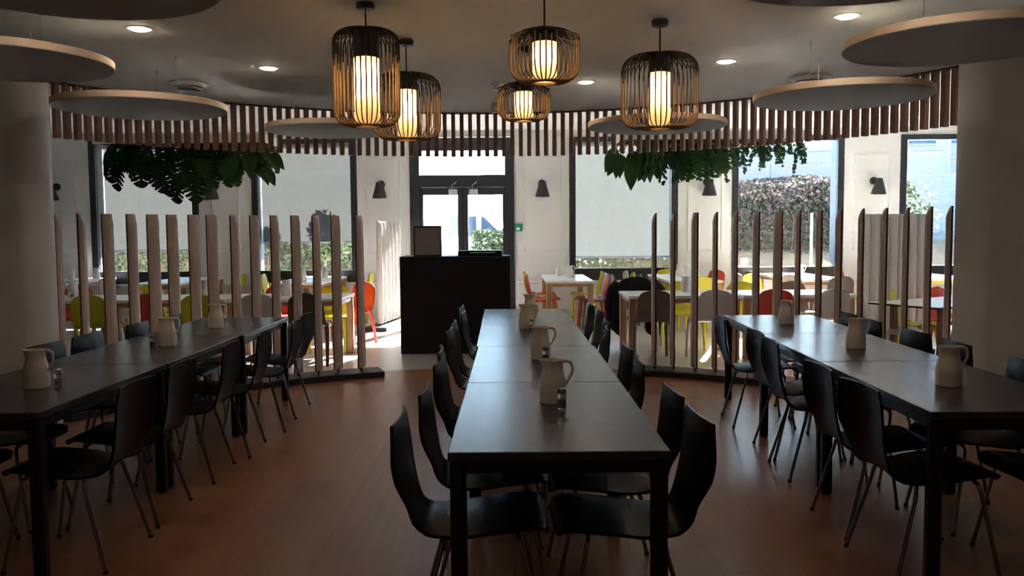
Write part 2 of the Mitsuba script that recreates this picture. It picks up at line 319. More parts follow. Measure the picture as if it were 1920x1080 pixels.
def hedge(name, x0, x1, y0, y1, h, n, size, mats, label, seed, wob=0.25, category='hedge'):
    k = numbered(name); tag(k, label, category)
    stems = []
    r = np.random.default_rng(seed + 50)
    for i in range(max(3, int((x1 - x0) * 2))):
        x, y = r.uniform(x0, x1), r.uniform(y0, y1); z0 = float(ground_z(x, y))
        stems.append(tube([(x, y, z0 - 0.05), (x + r.uniform(-.1, .1), y, z0 + h * 0.5), (x + r.uniform(-.3, .3), y + r.uniform(-.1, .1), z0 + h * 0.85)], (0.02, 0.014, 0.006), 5))
    sub(k, 'stems', cat(stems), M_STEM, kind='stuff')
    cx, cz = np.meshgrid(np.linspace(x0 + 0.15, x1 - 0.15, 40), np.linspace(0, 1, 8), indexing='ij')
    top = h * (0.80 + wob * (meshkit.fbm(np.stack([cx * 0.9, 0 * cx + (y0 + y1) / 2 * 0.9, cx * 0 + seed], -1), 3) * 2 - 1))
    yy = y0 + 0.30 * (y1 - y0) + 0.12 * (meshkit.fbm(np.stack([cx * 5, cz * 5, cx * 0], -1)) - 0.5) + 0.25 * (y1 - y0) * cz ** 3
    ii = np.arange(320).reshape(40, 8)
    sub(k, 'blocking_core', (np.stack([cx, yy, ground_z(cx, yy) + cz * top], -1).reshape(-1, 3), np.stack([ii[:-1, :-1], ii[1:, :-1], ii[1:, 1:], ii[:-1, 1:]], -1).reshape(-1, 4)), M_STEM, True, kind='stuff')  # opaque dark sheet added inside the leaves to block light through them
    for j, (m, frac, zlo) in enumerate(mats):
        base = hedge_sampler(x0, x1, y0, y1, h, wob, seed)
        def smp(r, nn, base=base, zlo=zlo):
            P = base(r, nn * 3); g = ground_z(P[:, 0], P[:, 1]); P = P[(P[:, 2] - g) > zlo * h]; return P[:nn] if len(P) >= nn else P[np.arange(nn) % len(P)]
        sub(k, 'foliage', leaf_cloud(int(n * frac), smp, size, seed + j), m, kind='stuff')
    return k
hedge('hedge', 4.5, 10.1, 21.2, 22.6, 1.72, 26000, 0.06, [(M_HEDGE[1], 0.45, 0.0), (M_HEDGE[0], 0.35, 0.0), (M_HEDGE[2], 0.2, 0.75)], 'tall brown and green hedge outside below the mesh fence', 11, 0.12)
hedge('hedge', -11.5, -3.3, 19.2, 20.6, 1.35, 16000, 0.06, [(M_HEDGE[0], 0.8, 0.0), (M_HEDGE[1], 0.2, 0.0)], 'dense green hedge seen below the two drawn blinds', 21)
hedge('hedge', -0.95, 0.8, 20.0, 20.8, 1.42, 6000, 0.05, [(M_HEDGE[0], 0.9, 0.0), (M_HEDGE[3], 0.1, 0.3)], 'low sunlit hedge seen through the glazed door', 31)
hedge('hedge', 1.2, 4.0, 19.6, 20.8, 0.95, 5000, 0.05, [(M_HEDGE[0], 0.85, 0.0), (M_HEDGE[3], 0.15, 0.3)], 'sunlit shrubs seen under the blind beside the door', 41, category='shrubs')
def blob_sampler(c, rad):
    def f(r, n):
        d = r.normal(size=(n, 3)); d /= np.linalg.norm(d, axis=1, keepdims=True)
        return np.array(c) + d * np.array(rad) * (r.uniform(0.4, 1, (n, 1)))
    return f
k = numbered('shrub'); tag(k, 'small dark shrub whose shadow falls on the blind', 'shrub')
stem = [tube([(-3.75, 16.6, -0.02), (-3.7, 16.6, 0.9), (-3.4 + dx, 16.6, 2.1 + dz)], (0.03, 0.02, 0.008), 6) for dx, dz in ((-0.55, 0.1), (0.0, -0.1), (0.55, 0.35), (-0.3, -0.3))]
sub(k, 'stems', cat(stem), M_STEM, kind='stuff')
sub(k, 'foliage', cat([leaf_cloud(600, blob_sampler(c, r_), 0.06, 61 + i) for i, (c, r_) in enumerate((((-3.95, 16.6, 2.0), (0.22, 0.2, 0.32)), ((-3.5, 16.6, 1.8), (0.5, 0.25, 0.22)), ((-2.95, 16.6, 2.2), (0.28, 0.2, 0.42)), ((-3.6, 16.6, 1.3), (0.45, 0.25, 0.4))))]), M_HEDGE[0], kind='stuff')
k = numbered('shrub'); tag(k, 'white flowering climber arching in front of the mesh fence', 'shrub')
sub(k, 'stems', cat([tube(curve([(9.0 + dx, 19.6, 0.4), (9.2 + dx, 19.6, 1.6), (9.0 + 1.1 * dx, 19.6, 2.4)], 8), np.linspace(0.02, 0.006, 8), 5) for dx in (-0.6, 0, 0.6)]), M_STEM, kind='stuff')
sub(k, 'foliage', leaf_cloud(2600, blob_sampler((8.8, 19.6, 1.6), (1.05, 0.4, 1.05)), 0.06, 71), M_HEDGE[0], kind='stuff')
sub(k, 'blossom', leaf_cloud(900, blob_sampler((8.85, 19.5, 1.75), (1.1, 0.45, 1.1)), 0.05, 72), M_HEDGE[3], kind='stuff')
# mesh fence on the bank
k = numbered('mesh_fence'); tag(k, 'tall pale metal mesh fence on the bank behind the brown hedge', 'fence')
fx0, fx1, fy = 3.6, 15.0, 24.0
for i, x in enumerate(np.arange(fx0, fx1 + 0.1, 1.9)):
    sub(k, 'post', cbox(x - 0.04, x + 0.04, fy + 0.02, fy + 0.10, 0.9, 3.95, 0.006), M_FENCE)
wires = [box(fx0, fx1, fy - 0.006, fy + 0.006, z, z + 0.036) for z in np.arange(1.1, 3.9, 0.052)]
sub(k, 'wire_mesh', cat([moved(w, ry=0.0) for w in wires] + [box(x, x + 0.012, fy + 0.006, fy + 0.014, 1.1, 3.92) for x in np.arange(fx0, fx1, 0.1)]), M_FENCE, kind='stuff')
k = numbered('glass_post'); tag(k, 'slim pale post outside the window without a blind', 'post')
sub(k, 'shaft', cbox(6.63, 6.68, 18.6, 18.65, 0.05, 1.85, 0.004), M_PALE); sub(k, 'foot', cbox(6.58, 6.73, 18.55, 18.70, 0.03, 0.07, 0.004), M_PALE)
k = numbered('added_backdrop'); tag(k, 'long low pale block added behind the mesh fence to cover bright sky', 'building')  # made-up low block, added to dim the sky behind the mesh
sub(k, 'wall', cbox(4.5, 15.3, 30.0, 33.5, 0.0, 4.25, 0.02), mat('pale_wall', (0.54, 0.53, 0.50), 0.6)); sub(k, 'roof', cbox(4.4, 15.4, 29.9, 33.6, 4.25, 4.37, 0.02), M_FENCE)
k = numbered('added_blue_block'); tag(k, 'pale blue block added far behind the mesh fence to cover bright sky', 'building')  # invented block, added to keep glaring sky from behind the fence
sub(k, 'wall', cbox(15.4, 27.0, 34.0, 40.0, 0.0, 8.6, 0.02), mat('cladding', (0.40, 0.52, 0.58), 0.5))
for zz in (3.6, 6.2):
    for xx in np.arange(15.9, 26.0, 1.7):
        w = sub(k, 'window', cbox(xx, xx + 1.25, 33.93, 34.0, zz, zz + 1.5, 0.01), M_WHITE); put(w + '__pane', cbox(xx + 0.08, xx + 1.17, 33.915, 33.93, zz + 0.08, zz + 1.42, 0.005), M_VANGLASS)
# white van parked beyond the door
k = numbered('van'); tag(k, 'white van with blue-grey windows parked outside the glazed door', 'van')
vx, vy = -1.0, 25.0
prof = sg.Polygon([(-2.3, 0.35), (2.35, 0.35), (2.4, 0.95), (2.25, 1.18), (1.35, 1.30), (0.55, 2.02), (0.2, 2.12), (-2.2, 2.12), (-2.35, 1.9)])
for wx in (-1.45, 1.55): prof = prof.difference(sg.Point(wx, 0.33).buffer(0.40))
sub(k, 'body', moved(upright(extr(prof, 1.8)), vx - 0.35, vy), M_VAN)
for wx in (-1.45, 1.55):
    for wy in (vy + 0.1, vy + 1.7):
        sub(k, 'wheel', moved(lathe([(0.0001, -0.1), (0.2, -0.1), (0.33, -0.09), (0.34, 0), (0.33, 0.09), (0.2, 0.1), (0.0001, 0.1)], 24), vx - 0.35 + wx, wy, 0.32, rx=math.pi / 2), M_RUBBER, 40)
def panel(pts, y): return moved(upright(extr(sg.Polygon(pts), 0.02)), vx - 0.35, y)
sub(k, 'side_window', panel([(0.45, 1.35), (1.12, 1.35), (0.52, 1.93), (0.45, 1.93)], vy - 0.02), M_VANGLASS)
sub(k, 'side_window', panel([(-0.55, 1.35), (0.30, 1.35), (0.30, 1.95), (-0.45, 1.95)], vy - 0.02), M_VANGLASS)
ws = trimesh.Trimesh(np.array([[1.36, 0.1, 1.32], [1.36, 1.7, 1.32], [0.60, 1.6, 2.0], [0.60, 0.2, 2.0]]) + [vx - 0.33, vy, 0.01], [[0, 1, 2], [0, 2, 3]], process=False)
sub(k, 'windscreen', ws, M_VANGLASS)

# ---------------------------------------------------------------- the curved curtain of wooden slats and its rail
RING, RR = np.array([-0.23, 4.92]), 4.13
k = 'slat_curtain'; tag(k, 'curved curtain of brown vertical wooden slats hanging from the ceiling edge', 'slat screen')
slat = mikit.ply(cbox(-0.033, 0.033, -0.020, 0.020, 2.29, ZC - 0.012, 0.003), M_SLAT)
a0, a1 = math.radians(24.0), math.radians(150.4)
nS = int(round((a1 - a0) * RR / 0.0905))
for i in range(nS + 1):
    t = a0 + (a1 - a0) * i / nS
    scene[numbered(k + '__slat')] = {**slat, 'to_world': pose(RING[0] + RR * math.cos(t), RING[1] + RR * math.sin(t), 0, math.degrees(t))}
ta = np.linspace(a0, a1, 80)
railp = sg.LineString(np.c_[RING[0] + RR * np.cos(ta), RING[1] + RR * np.sin(ta)]).buffer(0.03, cap_style='flat')
sub(k, 'rail', extr(railp, 0.012, ZC - 0.012), M_LAMPBLACK)

# ---------------------------------------------------------------- standing screens of upholstered slats
def pad_meshes(h=1.57):
    n = 14; w, d = 0.058, 0.034
    xs = w * np.sin(np.linspace(-np.pi / 2, np.pi / 2, n)); prof = -d * np.sqrt(np.maximum(1 - np.abs(xs / w) ** 2.3, 0)) - 0.002
    zs = np.r_[0.0, 0.006, 0.02, 0.05, 0.5, h - 0.09, h - 0.03, h - 0.008, h]; sc = np.r_[0.25, 0.6, 0.9, 1, 1, 1, 0.55, 0.2, 0.05]
    V = [(x, p * s, z) for z, s in zip(zs, sc) for x, p in zip(xs, prof)]
    F = []
    for i in range(len(zs) - 1):
        for j in range(n - 1):
            q = i * n + j; F += [(q, q + 1, q + n + 1), (q, q + n + 1, q + n)]
    pad = trimesh.Trimesh(V, F, process=False)
    back = cbox(-0.060, 0.060, 0.0, 0.014, 0.0, h, 0.003)
    pin = cyl(0, 0.004, -0.035, 0.01, 0.012, 10)
    return pad, back, pin
pad, back, pin = pad_meshes()
PADS = {m: mikit.ply(pad, m, smooth=50) for m in (M_PAD, M_PADW)}
BACK = {M_PAD: mikit.ply(back, M_PADBACK), M_PADW: mikit.ply(back, M_PADW)}
PIN = mikit.ply(pin, M_LAMPBLACK, smooth=40)
def screen(spots, base_poly, label, m=M_PAD, zb=0.06):
    k = numbered('slat_screen'); tag(k, label, 'screen', 'standing slat screens')
    sub(k, 'base', extr(base_poly, zb, 0.0), M_LAMPBLACK)
    for x, y, deg in spots:
        s = numbered(k + '__slat'); M = pose(x, y, zb + 0.03, deg)
        scene[s] = {**PADS[m], 'to_world': M}; scene[s + '__backing'] = {**BACK[m], 'to_world': M}; scene[s + '__pin'] = {**PIN, 'to_world': M}
L = [(-3.626, 6.692, -28, 80), (-3.528, 6.875, -27, 74), (-3.406, 7.076, -25, 50), (-3.284, 7.255, -24, 56), (-3.165, 7.41, -23, 38), (-3.05, 7.546, -22, 44), (-2.913, 7.693, -20, 44), (-2.79, 7.814, -19, 40), (-2.628, 7.958, -18, 58), (-2.477, 8.079, -17, 54), (-2.315, 8.197, -15, 58), (-2.14, 8.31, -14, 50), (-1.963, 8.413, -13, 62), (-1.784, 8.505, -11, 48), (-1.563, 8.603, -10, 60)]
R = [(1.471, 8.6, 9, 88), (1.648, 8.522, 10, 88), (1.844, 8.423, 12, 70), (2.028, 8.318, 13, 86), (2.195, 8.21, 14, 82), (2.364, 8.089, 16, 72), (2.529, 7.958, 17, 57), (2.681, 7.823, 18, 86), (2.824, 7.682, 20, 80), (2.951, 7.545, 21, 80), (3.086, 7.383, 22, 87), (3.213, 7.214, 24, 82), (3.324, 7.049, 25, 86), (3.427, 6.877, 26, 81), (3.514, 6.716, 27, 87)]
def arc_base(t0, t1, r=4.0, w=0.34):
    t = np.radians(np.linspace(t0, t1, 30)); c = (-0.05, 4.9)
    return sg.LineString(np.c_[c[0] + r * np.cos(t), c[1] + r * np.sin(t)]).buffer(w / 2, cap_style='flat')
screen([(x, y, -p + a) for x, y, p, a in L], arc_base(154.5, 109.3), 'curved screen of broad-faced taupe padded slats on a dark base')
screen([(x, y, -p - a) for x, y, p, a in R], arc_base(71.0, 25.8), 'curved screen of brown padded slats turned nearly edge-on')
W = [(-2.02 + 0.028 * i, 12.80 + 0.20 * i, 60 - i) for i in range(6)]
screen(W, sg.LineString([(-2.06, 12.55), (-1.86, 14.0)]).buffer(0.17, cap_style='flat'), 'sunlit cream slat screen beside the black counter', M_PADW)
W = [(4.22 + 0.112 * i, 10.0, 4 if i < 6 else -4) for i in range(7)]
screen(W, sg.LineString([(4.12, 10.0), (5.0, 10.0)]).buffer(0.17, cap_style='flat'), 'closed cream slat screen standing behind the edge-on brown screen', M_PADW)

# ---------------------------------------------------------------- ceiling discs
disc_p = np.linspace(0, 2 * np.pi, 97)[:-1]
def acoustic_disc(x, y, z, label):
    k = numbered('acoustic_disc'); tag(k, label, 'ceiling disc', 'hanging acoustic discs')
    r, t = 0.6, 0.047
    sub(k, 'panel', moved(lathe([(0.0001, 0.001), (r - 0.004, 0.0), (r - 0.002, 0.003), (r - 0.002, t - 0.002), (r - 0.006, t), (0.0001, t)], 96), x, y, z), M_FELT, 40)
    sub(k, 'rim', moved(lathe([(r - 0.002, 0.003), (r, 0.005), (r, t - 0.004), (r - 0.002, t - 0.002)], 96), x, y, z), M_RIM, 40, label='beige rim')
    for a in (95, 215, 335):
        ca, sa = x + 0.36 * math.cos(math.radians(a)), y + 0.36 * math.sin(math.radians(a))
        w = sub(k, 'wire', cyl(ca, sa, z + t, ZC - 0.03, 0.0018, 6), M_STEEL)
        put(w + '__fitting', cat([cyl(ca, sa, ZC - 0.035, ZC, 0.009, 10), cyl(ca, sa, z + t, z + t + 0.025, 0.008, 10)]), M_STEEL, 40)
acoustic_disc(-1.75, 3.33, 2.465, 'round grey ceiling disc, underside only, at the top corner above the pier jug')
acoustic_disc(-2.97, 4.97, 2.48, 'round grey ceiling disc cut off beside the wall pier of the broad screen')
acoustic_disc(-2.71, 6.23, 2.397, 'round grey ceiling disc hanging before the slat curtain above the broad screen')
acoustic_disc(-1.63, 7.74, 2.41, 'round grey ceiling disc partly behind the two tallest bamboo lamps')
acoustic_disc(1.275, 7.40, 2.385, 'round grey ceiling disc behind the wide bamboo lamp')
acoustic_disc(2.325, 5.96, 2.395, 'round grey ceiling disc hanging before the slat curtain above the edge-on screen')
acoustic_disc(2.46, 4.67, 2.48, 'round grey ceiling disc cut off by the frame beside the edge-on screen pier')
acoustic_disc(1.33, 3.05, 2.43, 'round grey ceiling disc only just showing at the top edge beside a downlight')

# ---------------------------------------------------------------- downlights, vents, detectors
def downlight(x, y, label):
    k = numbered('downlight'); tag(k, label, 'downlight', 'recessed downlights')
    sub(k, 'trim_ring', moved(lathe([(0.056, 0.0), (0.060, -0.006), (0.072, -0.006), (0.076, 0.0)], 32), x, y, ZC), M_WHITE, 40)
    d = lathe([(0.057, 0.0), (0.055, -0.006), (0.046, -0.011), (0.028, -0.014), (0.0001, -0.015)], 32)
    d.faces = d.faces if d.face_normals[-1][2] < 0 else d.faces[:, ::-1]
    sub(k, 'diffuser', moved(d, x, y, ZC - 0.003), M_WHITE, emitter={'type': 'area', 'radiance': {'type': 'rgb', 'value': [95 * K, 78 * K, 60 * K]}})
downlight(-2.28, 5.25, 'lit round downlight above the broad-screen table row, between two grey discs')
downlight(-1.85, 6.51, 'lit round downlight between two grey discs beside the tall bamboo lamp')
downlight(0.644, 7.215, 'small lit downlight between the two central bamboo lamps and the wide one')
downlight(1.62, 6.39, 'lit downlight beside the wide bamboo lamp, over the edge-on screen row')
downlight(2.006, 5.08, 'lit downlight above the large disc beside the edge-on screen pier')
for x, y, lb in ((3.05, 4.3, 'added unseen downlight by the wall on the edge-on screen side'), (1.80, 3.87, 'added unseen downlight over the aisle beside the edge-on screen row'), (0.93, 2.98, 'added unseen downlight over the front of the centre row'), (-0.29, 2.71, 'added unseen downlight over the first centre table'), (-1.50, 3.17, 'added unseen downlight over the aisle beside the broad-screen row'),  # unseen downlights added as fill for the near side of the room
                 (-2.20, 4.15, 'added unseen downlight over the first table of the broad-screen row'), (0.0, 0.4, 'added unseen downlight above the viewer'), (-2.4, -0.8, 'added unseen downlight behind the viewer, broad-screen side'), (2.4, -0.8, 'added unseen downlight behind the viewer, edge-on screen side')):
    downlight(x, y, lb)
def vent(x, y, label):
    k = numbered('air_vent'); tag(k, label, 'air vent', 'round ceiling vents')
    sub(k, 'collar', moved(lathe([(0.10, 0.0), (0.155, -0.006), (0.165, -0.02), (0.12, -0.04), (0.10, -0.02)], 40), x, y, ZC), M_WHITE, 40)
    sub(k, 'ring', moved(lathe([(0.085, -0.03), (0.135, -0.055), (0.140, -0.06), (0.10, -0.068), (0.08, -0.05)], 40), x, y, ZC), M_STEEL, 40)
    sub(k, 'plate', moved(lathe([(0.0001, -0.055), (0.02, -0.055), (0.10, -0.078), (0.105, -0.082), (0.02, -0.085), (0.0001, -0.085)], 40), x, y, ZC), M_STEEL, 40)
    sub(k, 'stem', cyl(x, y, ZC - 0.06, ZC, 0.02), M_STEEL, 40)
vent(-2.69, 7.10, 'round ceiling air vent behind the disc above the broad screen')
vent(2.49, 7.05, 'round metal ceiling air vent behind the disc above the edge-on screen')
k = numbered('smoke_detector'); tag(k, 'small round smoke detector on the ceiling behind the smallest bamboo lamp', 'smoke detector')
sub(k, 'base', moved(lathe([(0.0001, 0), (0.055, 0), (0.055, -0.018), (0.0001, -0.018)], 28), -0.11, 7.31, ZC), M_WHITE, 40)
sub(k, 'sensor', moved(lathe([(0.0001, -0.018), (0.04, -0.018), (0.036, -0.045), (0.0001, -0.05)], 28), -0.11, 7.31, ZC), M_WHITE, 40)
k = numbered('motion_sensor'); tag(k, 'small boxy sensor at the ceiling edge above the slat curtain', 'sensor')
sub(k, 'housing', cbox(-0.19, -0.06, 8.35, 8.43, ZC - 0.09, ZC, 0.006), M_GREYBOX); sub(k, 'lens', cbox(-0.155, -0.105, 8.335, 8.35, ZC - 0.08, ZC - 0.035, 0.004), M_WHITE)

# ---------------------------------------------------------------- bamboo pendant lamps
def pendant(x, y, zt, zb, D, label, cord_top=ZC):
    k = numbered('pendant_lamp'); tag(k, label, 'pendant lamp', 'bamboo pendant lamps')
    R_, H = D / 2, zt - zb
    ct, cb = (0.062, 0.078) if H > 0.5 else (0.088, 0.086)
    pts = [(0.055, H)]
    for q in np.linspace(90, 0, 8): pts.append((R_ - ct + ct * math.cos(math.radians(q)) - 0.010 * (q / 90), H - 0.010 - ct + ct * math.sin(math.radians(q))))
    for z in np.linspace(H - 0.010 - ct, cb, 7)[1:-1]: pts.append((R_, z))
    for q in np.linspace(0, -90, 8): pts.append((R_ - cb + cb * math.cos(math.radians(q)), cb + cb * math.sin(math.radians(q))))
    pts.append((0.058, 0.0))
    P = np.array(pts); P3 = np.c_[P[:, 0], P[:, 0] * 0, P[:, 1]]
    zsplit = H * (0.70 if H < 0.35 else 0.64)
    hi = P3[P3[:, 2] > zsplit]; lo = P3[P3[:, 2] <= zsplit]
    n = 44 if D > 0.4 else 40
    r_ = 0.0036
    def rib(Q, jit): return tube(np.vstack([Q, [Q[-1][0], 0, Q[-1][2] + jit]]) if jit else Q, r_, 6)
    variants = []
    for j in (-0.02, 0.0, 0.02, 0.035):
        cut = np.array([R_, 0, zsplit + j])
        variants.append((mikit.ply(tube(np.vstack([P3[P3[:, 2] > zsplit + j + 0.004], cut]), r_ * 1.12, 6), M_BLACKTIP, smooth=60), mikit.ply(tube(np.vstack([cut, P3[P3[:, 2] < zsplit + j - 0.004]]), r_, 6), M_BAMBOO, smooth=60)))
    rr = random.Random(int(D * 1000 + H * 100))
    for i in range(n):
        tip, low = variants[rr.randrange(4)]
        s = numbered(k + '__rib'); M = pose(x, y, zb, 360.0 * i / n)
        scene[s] = {**low, 'to_world': M}; scene[s + '__black_tip'] = {**tip, 'to_world': M}
    sub(k, 'top_ring', moved(lathe([(0.050, H + 0.004), (0.062, H + 0.004), (0.062, H - 0.006), (0.050, H - 0.006), (0.050, H + 0.004)], 32), x, y, zb), M_BLACKTIP, 40)
    sub(k, 'bottom_ring', moved(lathe([(0.056, 0.006), (0.066, 0.006), (0.066, -0.006), (0.056, -0.006), (0.056, 0.006)], 32), x, y, zb), M_BAMBOO, 40)
    rs = 0.070 if H > 0.5 else 0.063
    zs = H * (0.70 if H > 0.5 else 0.745)
    sub(k, 'shade_cap', moved(lathe([(0.0001, H - 0.01), (rs + 0.004, H - 0.01), (rs + 0.004, zs), (rs, zs)], 32), x, y, zb), M_BLACKTIP, 40)
    sub(k, 'shade', moved(lathe([(0.0001, 0.006), (rs, 0.006), (rs, zs)], 40), x, y, zb), 'mat_shade', 40, label='glowing fabric cylinder')
    b0, b1 = zs * 0.42, zs - 0.03
    sub(k, 'bulb', moved(lathe([(0.0001, b0), (0.016, b0 + 0.006), (0.022, b0 + 0.02), (0.022, b1 - 0.02), (0.016, b1), (0.0001, b1 + 0.002)], 16), x, y, zb), M_WHITE, True, emitter={'type': 'area', 'radiance': {'type': 'rgb', 'value': [34 * K, 26 * K, 15.5 * K]}})
    sub(k, 'cord', cyl(x, y, zt, cord_top - 0.03, 0.005, 8), M_BLACKTIP, 40)
    sub(k, 'canopy', moved(lathe([(0.0001, 0), (0.05, 0), (0.05, -0.03), (0.045, -0.034), (0.0001, -0.034)], 28), x, y, cord_top), M_BLACKTIP, 40)
pendant(-0.80, 4.73, 2.608, 2.078, 0.365, 'tallest narrow bamboo pendant lamp with a black top, nearest the broad screen')
pendant(-0.69, 5.64, 2.534, 2.103, 0.445, 'wide bamboo pendant lamp partly hidden behind the tallest one')
pendant(0.178, 4.40, 2.522, 2.253, 0.365, 'squat bamboo pendant lamp hanging above and before the smallest one')
pendant(0.908, 5.16, 2.548, 2.106, 0.46, 'wide bamboo pendant lamp hanging alone in front of a grey disc')
pendant(0.091, 5.85, 2.506, 2.248, 0.365, 'smallest-looking squat bamboo pendant lamp, lowest of the central two')

# ---------------------------------------------------------------- black dining tables
def table_proto(w, l, top_m, leg_m, th=0.032, leg=0.056, h=0.74, apron=True, round_leg=False):
    p = Proto()
    p.add('top', cbox(-w / 2, w / 2, 0.003, l - 0.003, h - th, h, 0.003), top_m)
    n = 0
    for sx in (-1, 1):
        for sy in (0, 1):
            x = sx * (w / 2 - leg / 2 - 0.006); y = leg / 2 + 0.012 if sy == 0 else l - leg / 2 - 0.012
            p.add('leg' + ('' if n == 0 else f'_{n:03d}'), cbox(x - leg / 2, x + leg / 2, y - leg / 2, y + leg / 2, 0, h - th, 0.012), leg_m); n += 1
    if apron:
        p.add('apron', cat([cbox(-w / 2 + 0.03, w / 2 - 0.03, 0.03, 0.05, h - th - 0.05, h - th, 0.003), cbox(-w / 2 + 0.03, w / 2 - 0.03, l - 0.05, l - 0.03, h - th - 0.05, h - th, 0.003),
                             cbox(-w / 2 + 0.03, -w / 2 + 0.05, 0.05, l - 0.05, h - th - 0.05, h - th, 0.003), cbox(w / 2 - 0.05, w / 2 - 0.03, 0.05, l - 0.05, h - th - 0.05, h - th, 0.003)]), leg_m)
    return p
TB = table_proto(0.755, 1.315, M_TABLEBLACK, M_LEGBLACK)
ORD = ['first', 'second', 'third', 'fourth', 'fifth', 'sixth', 'seventh', 'eighth']
CEN = [(0.155, 2.775, 0), (0.155, 4.09, 0), (0.142, 5.405, 0.6), (0.125, 6.72, 0.6)]
LEF = [(-2.365, 3.46, 0), (-2.36, 4.775, 0.6), (-2.345, 6.09, 0.9)]
RIG = [(2.07, 3.335, -1.2), (2.10, 4.65, -2.0), (2.165, 5.965, -2.8)]
for row, name in ((CEN, 'centre row'), (LEF, 'row by the broad-faced screen'), (RIG, 'row by the edge-on screen')):
    for i, (x, y, d) in enumerate(row):
        TB.place('dining_table', x, y, 0, d, f'black dining table, {ORD[i]} from the camera in the {name}', 'table', 'black dining tables')

# ---------------------------------------------------------------- black shell chairs on chrome legs
def shell(spine, n=13, th=0.012, power=2.0):
    S = np.array(spine, float)                       # y, z, half width, dish
    from scipy.interpolate import PchipInterpolator
    s = np.r_[0, np.cumsum(np.hypot(np.diff(S[:, 0]), np.diff(S[:, 1])))]
    m = 34; q = np.linspace(0, s[-1], m); A = PchipInterpolator(s, S)(q)
    tx = np.gradient(A[:, 0]), np.gradient(A[:, 1]); ln = np.hypot(*tx)
    ny, nz = -tx[1] / ln, tx[0] / ln                 # upper side of the shell
    u = np.linspace(-1, 1, n); V1, V2 = [], []
    for i in range(m):
        for t in u:
            c = A[i, 3] * (np.abs(t) ** power)
            y, z = A[i, 0] + ny[i] * c, A[i, 1] + nz[i] * c
            V1.append((A[i, 2] * t, y, z)); V2.append((A[i, 2] * t, y - ny[i] * th, z - nz[i] * th))
    V = np.array(V1 + V2); N = m * n; F = []
    for i in range(m - 1):
        for j in range(n - 1):
            a = i * n + j; F += [(a, a + 1, a + n + 1), (a, a + n + 1, a + n), (N + a, N + a + n + 1, N + a + 1), (N + a, N + a + n, N + a + n + 1)]
    edge = [i * n for i in range(m)] + [(m - 1) * n + j for j in range(1, n)] + [i * n + n - 1 for i in range(m - 2, -1, -1)] + [j for j in range(n - 2, 0, -1)]
    for a, b in zip(edge, edge[1:] + edge[:1]): F += [(a, b, N + b), (a, N + b, N + a)]
    return trimesh.Trimesh(V, F, process=False)
# chair faces +y: the back is at -y
BLACK_SPINE = [(0.235, 0.415, 0.150, 0.0), (0.225, 0.434, 0.185, 0.0), (0.17, 0.450, 0.205, 0.006), (0.05, 0.446, 0.213, 0.014), (-0.08, 0.434, 0.205, 0.020), (-0.175, 0.432, 0.180, 0.018), (-0.226, 0.455, 0.158, 0.012), (-0.242, 0.505, 0.154, 0.014), (-0.252, 0.565, 0.178, 0.026),
               (-0.260, 0.62, 0.200, 0.036), (-0.266, 0.67, 0.206, 0.038), (-0.274, 0.73, 0.200, 0.032), (-0.283, 0.775, 0.189, 0.024), (-0.292, 0.812, 0.176, 0.018)]
BC = Proto()
BC.add('shell', shell(BLACK_SPINE), M_BLACK, 40)
for n_, (sx, sy) in enumerate(((-1, 1), (1, 1), (-1, -1), (1, -1))):
    y0, y1 = (0.13, 0.215) if sy > 0 else (-0.12, -0.235)
    P = curve([(0.02 * sx, y0, 0.420), (0.10 * sx, y0, 0.420), (0.160 * sx, y0 + 0.004 * sy, 0.411), (0.180 * sx, y0 + 0.014 * sy, 0.385), *[tuple((1 - q) * np.array([0.1835 * sx, y0 + 0.018 * sy, 0.36]) + q * np.array([0.222 * sx, y1, 0.010])) for q in (0, 0.25, 0.5, 0.75, 1)]], 30)
    nm = 'leg' if n_ == 0 else f'leg_{n_:03d}'
    BC.add(nm, tube(P, 0.0085, 8), M_CHROME, 50, 'chrome tube leg')
    BC.add(nm + '__foot', cyl(0.2225 * sx, y1 + 0.001 * sy, 0.0, 0.014, 0.0105, 10), M_LEGBLACK, 40)
BC.add('seat_rail', tube([(-0.06, 0.13, 0.417), (-0.06, -0.12, 0.415)], 0.008, 8), M_CHROME, 50)
BC.add('seat_rail_001', tube([(0.06, 0.13, 0.417), (0.06, -0.12, 0.415)], 0.008, 8), M_CHROME, 50)
jit = random.Random(3)
def chair_row(xs, ys, deg, side, group):
    for i, (x, y) in enumerate(zip(xs, ys)):
        BC.place('black_chair', x + jit.uniform(-.02, .02), y, 0, deg + jit.uniform(-4, 4), f'black shell chair, {ORD[i]} from the camera, {side}', 'chair', group)
G = 'black chairs at the dark tables'
# facing +x (deg -90) on the -x side; facing -x (deg 90) on the +x side
chair_row([-0.11, -0.08, -0.09, -0.10, -0.13, -0.16, -0.13, -0.17], [3.05, 3.60, 4.36, 4.82, 5.78, 6.25, 7.05, 7.55], -90, 'broad-screen side of the centre table row', G)
chair_row([0.38, 0.38, 0.36, 0.36, 0.37, 0.40, 0.44, 0.42], [3.03, 3.52, 4.36, 4.86, 5.80, 6.30, 7.10, 7.68], 90, 'edge-on screen side of the centre table row', G)
chair_row([-2.63, -2.64, -2.62, -2.58, -2.58, -2.52], [3.78, 4.30, 5.16, 5.66, 6.37, 6.88], -90, 'wall side of the broad-faced screen table row', G)
chair_row([-2.02, -2.03, -2.03, -2.00, -1.97, -2.02], [3.80, 4.36, 5.09, 5.66, 6.37, 6.98], 90, 'aisle side of the broad-faced screen table row', G)
chair_row([1.79, 1.80, 1.86, 1.90, 1.91], [3.62, 4.12, 5.05, 5.52, 6.40], -90, 'aisle side of the edge-on screen table row', G)
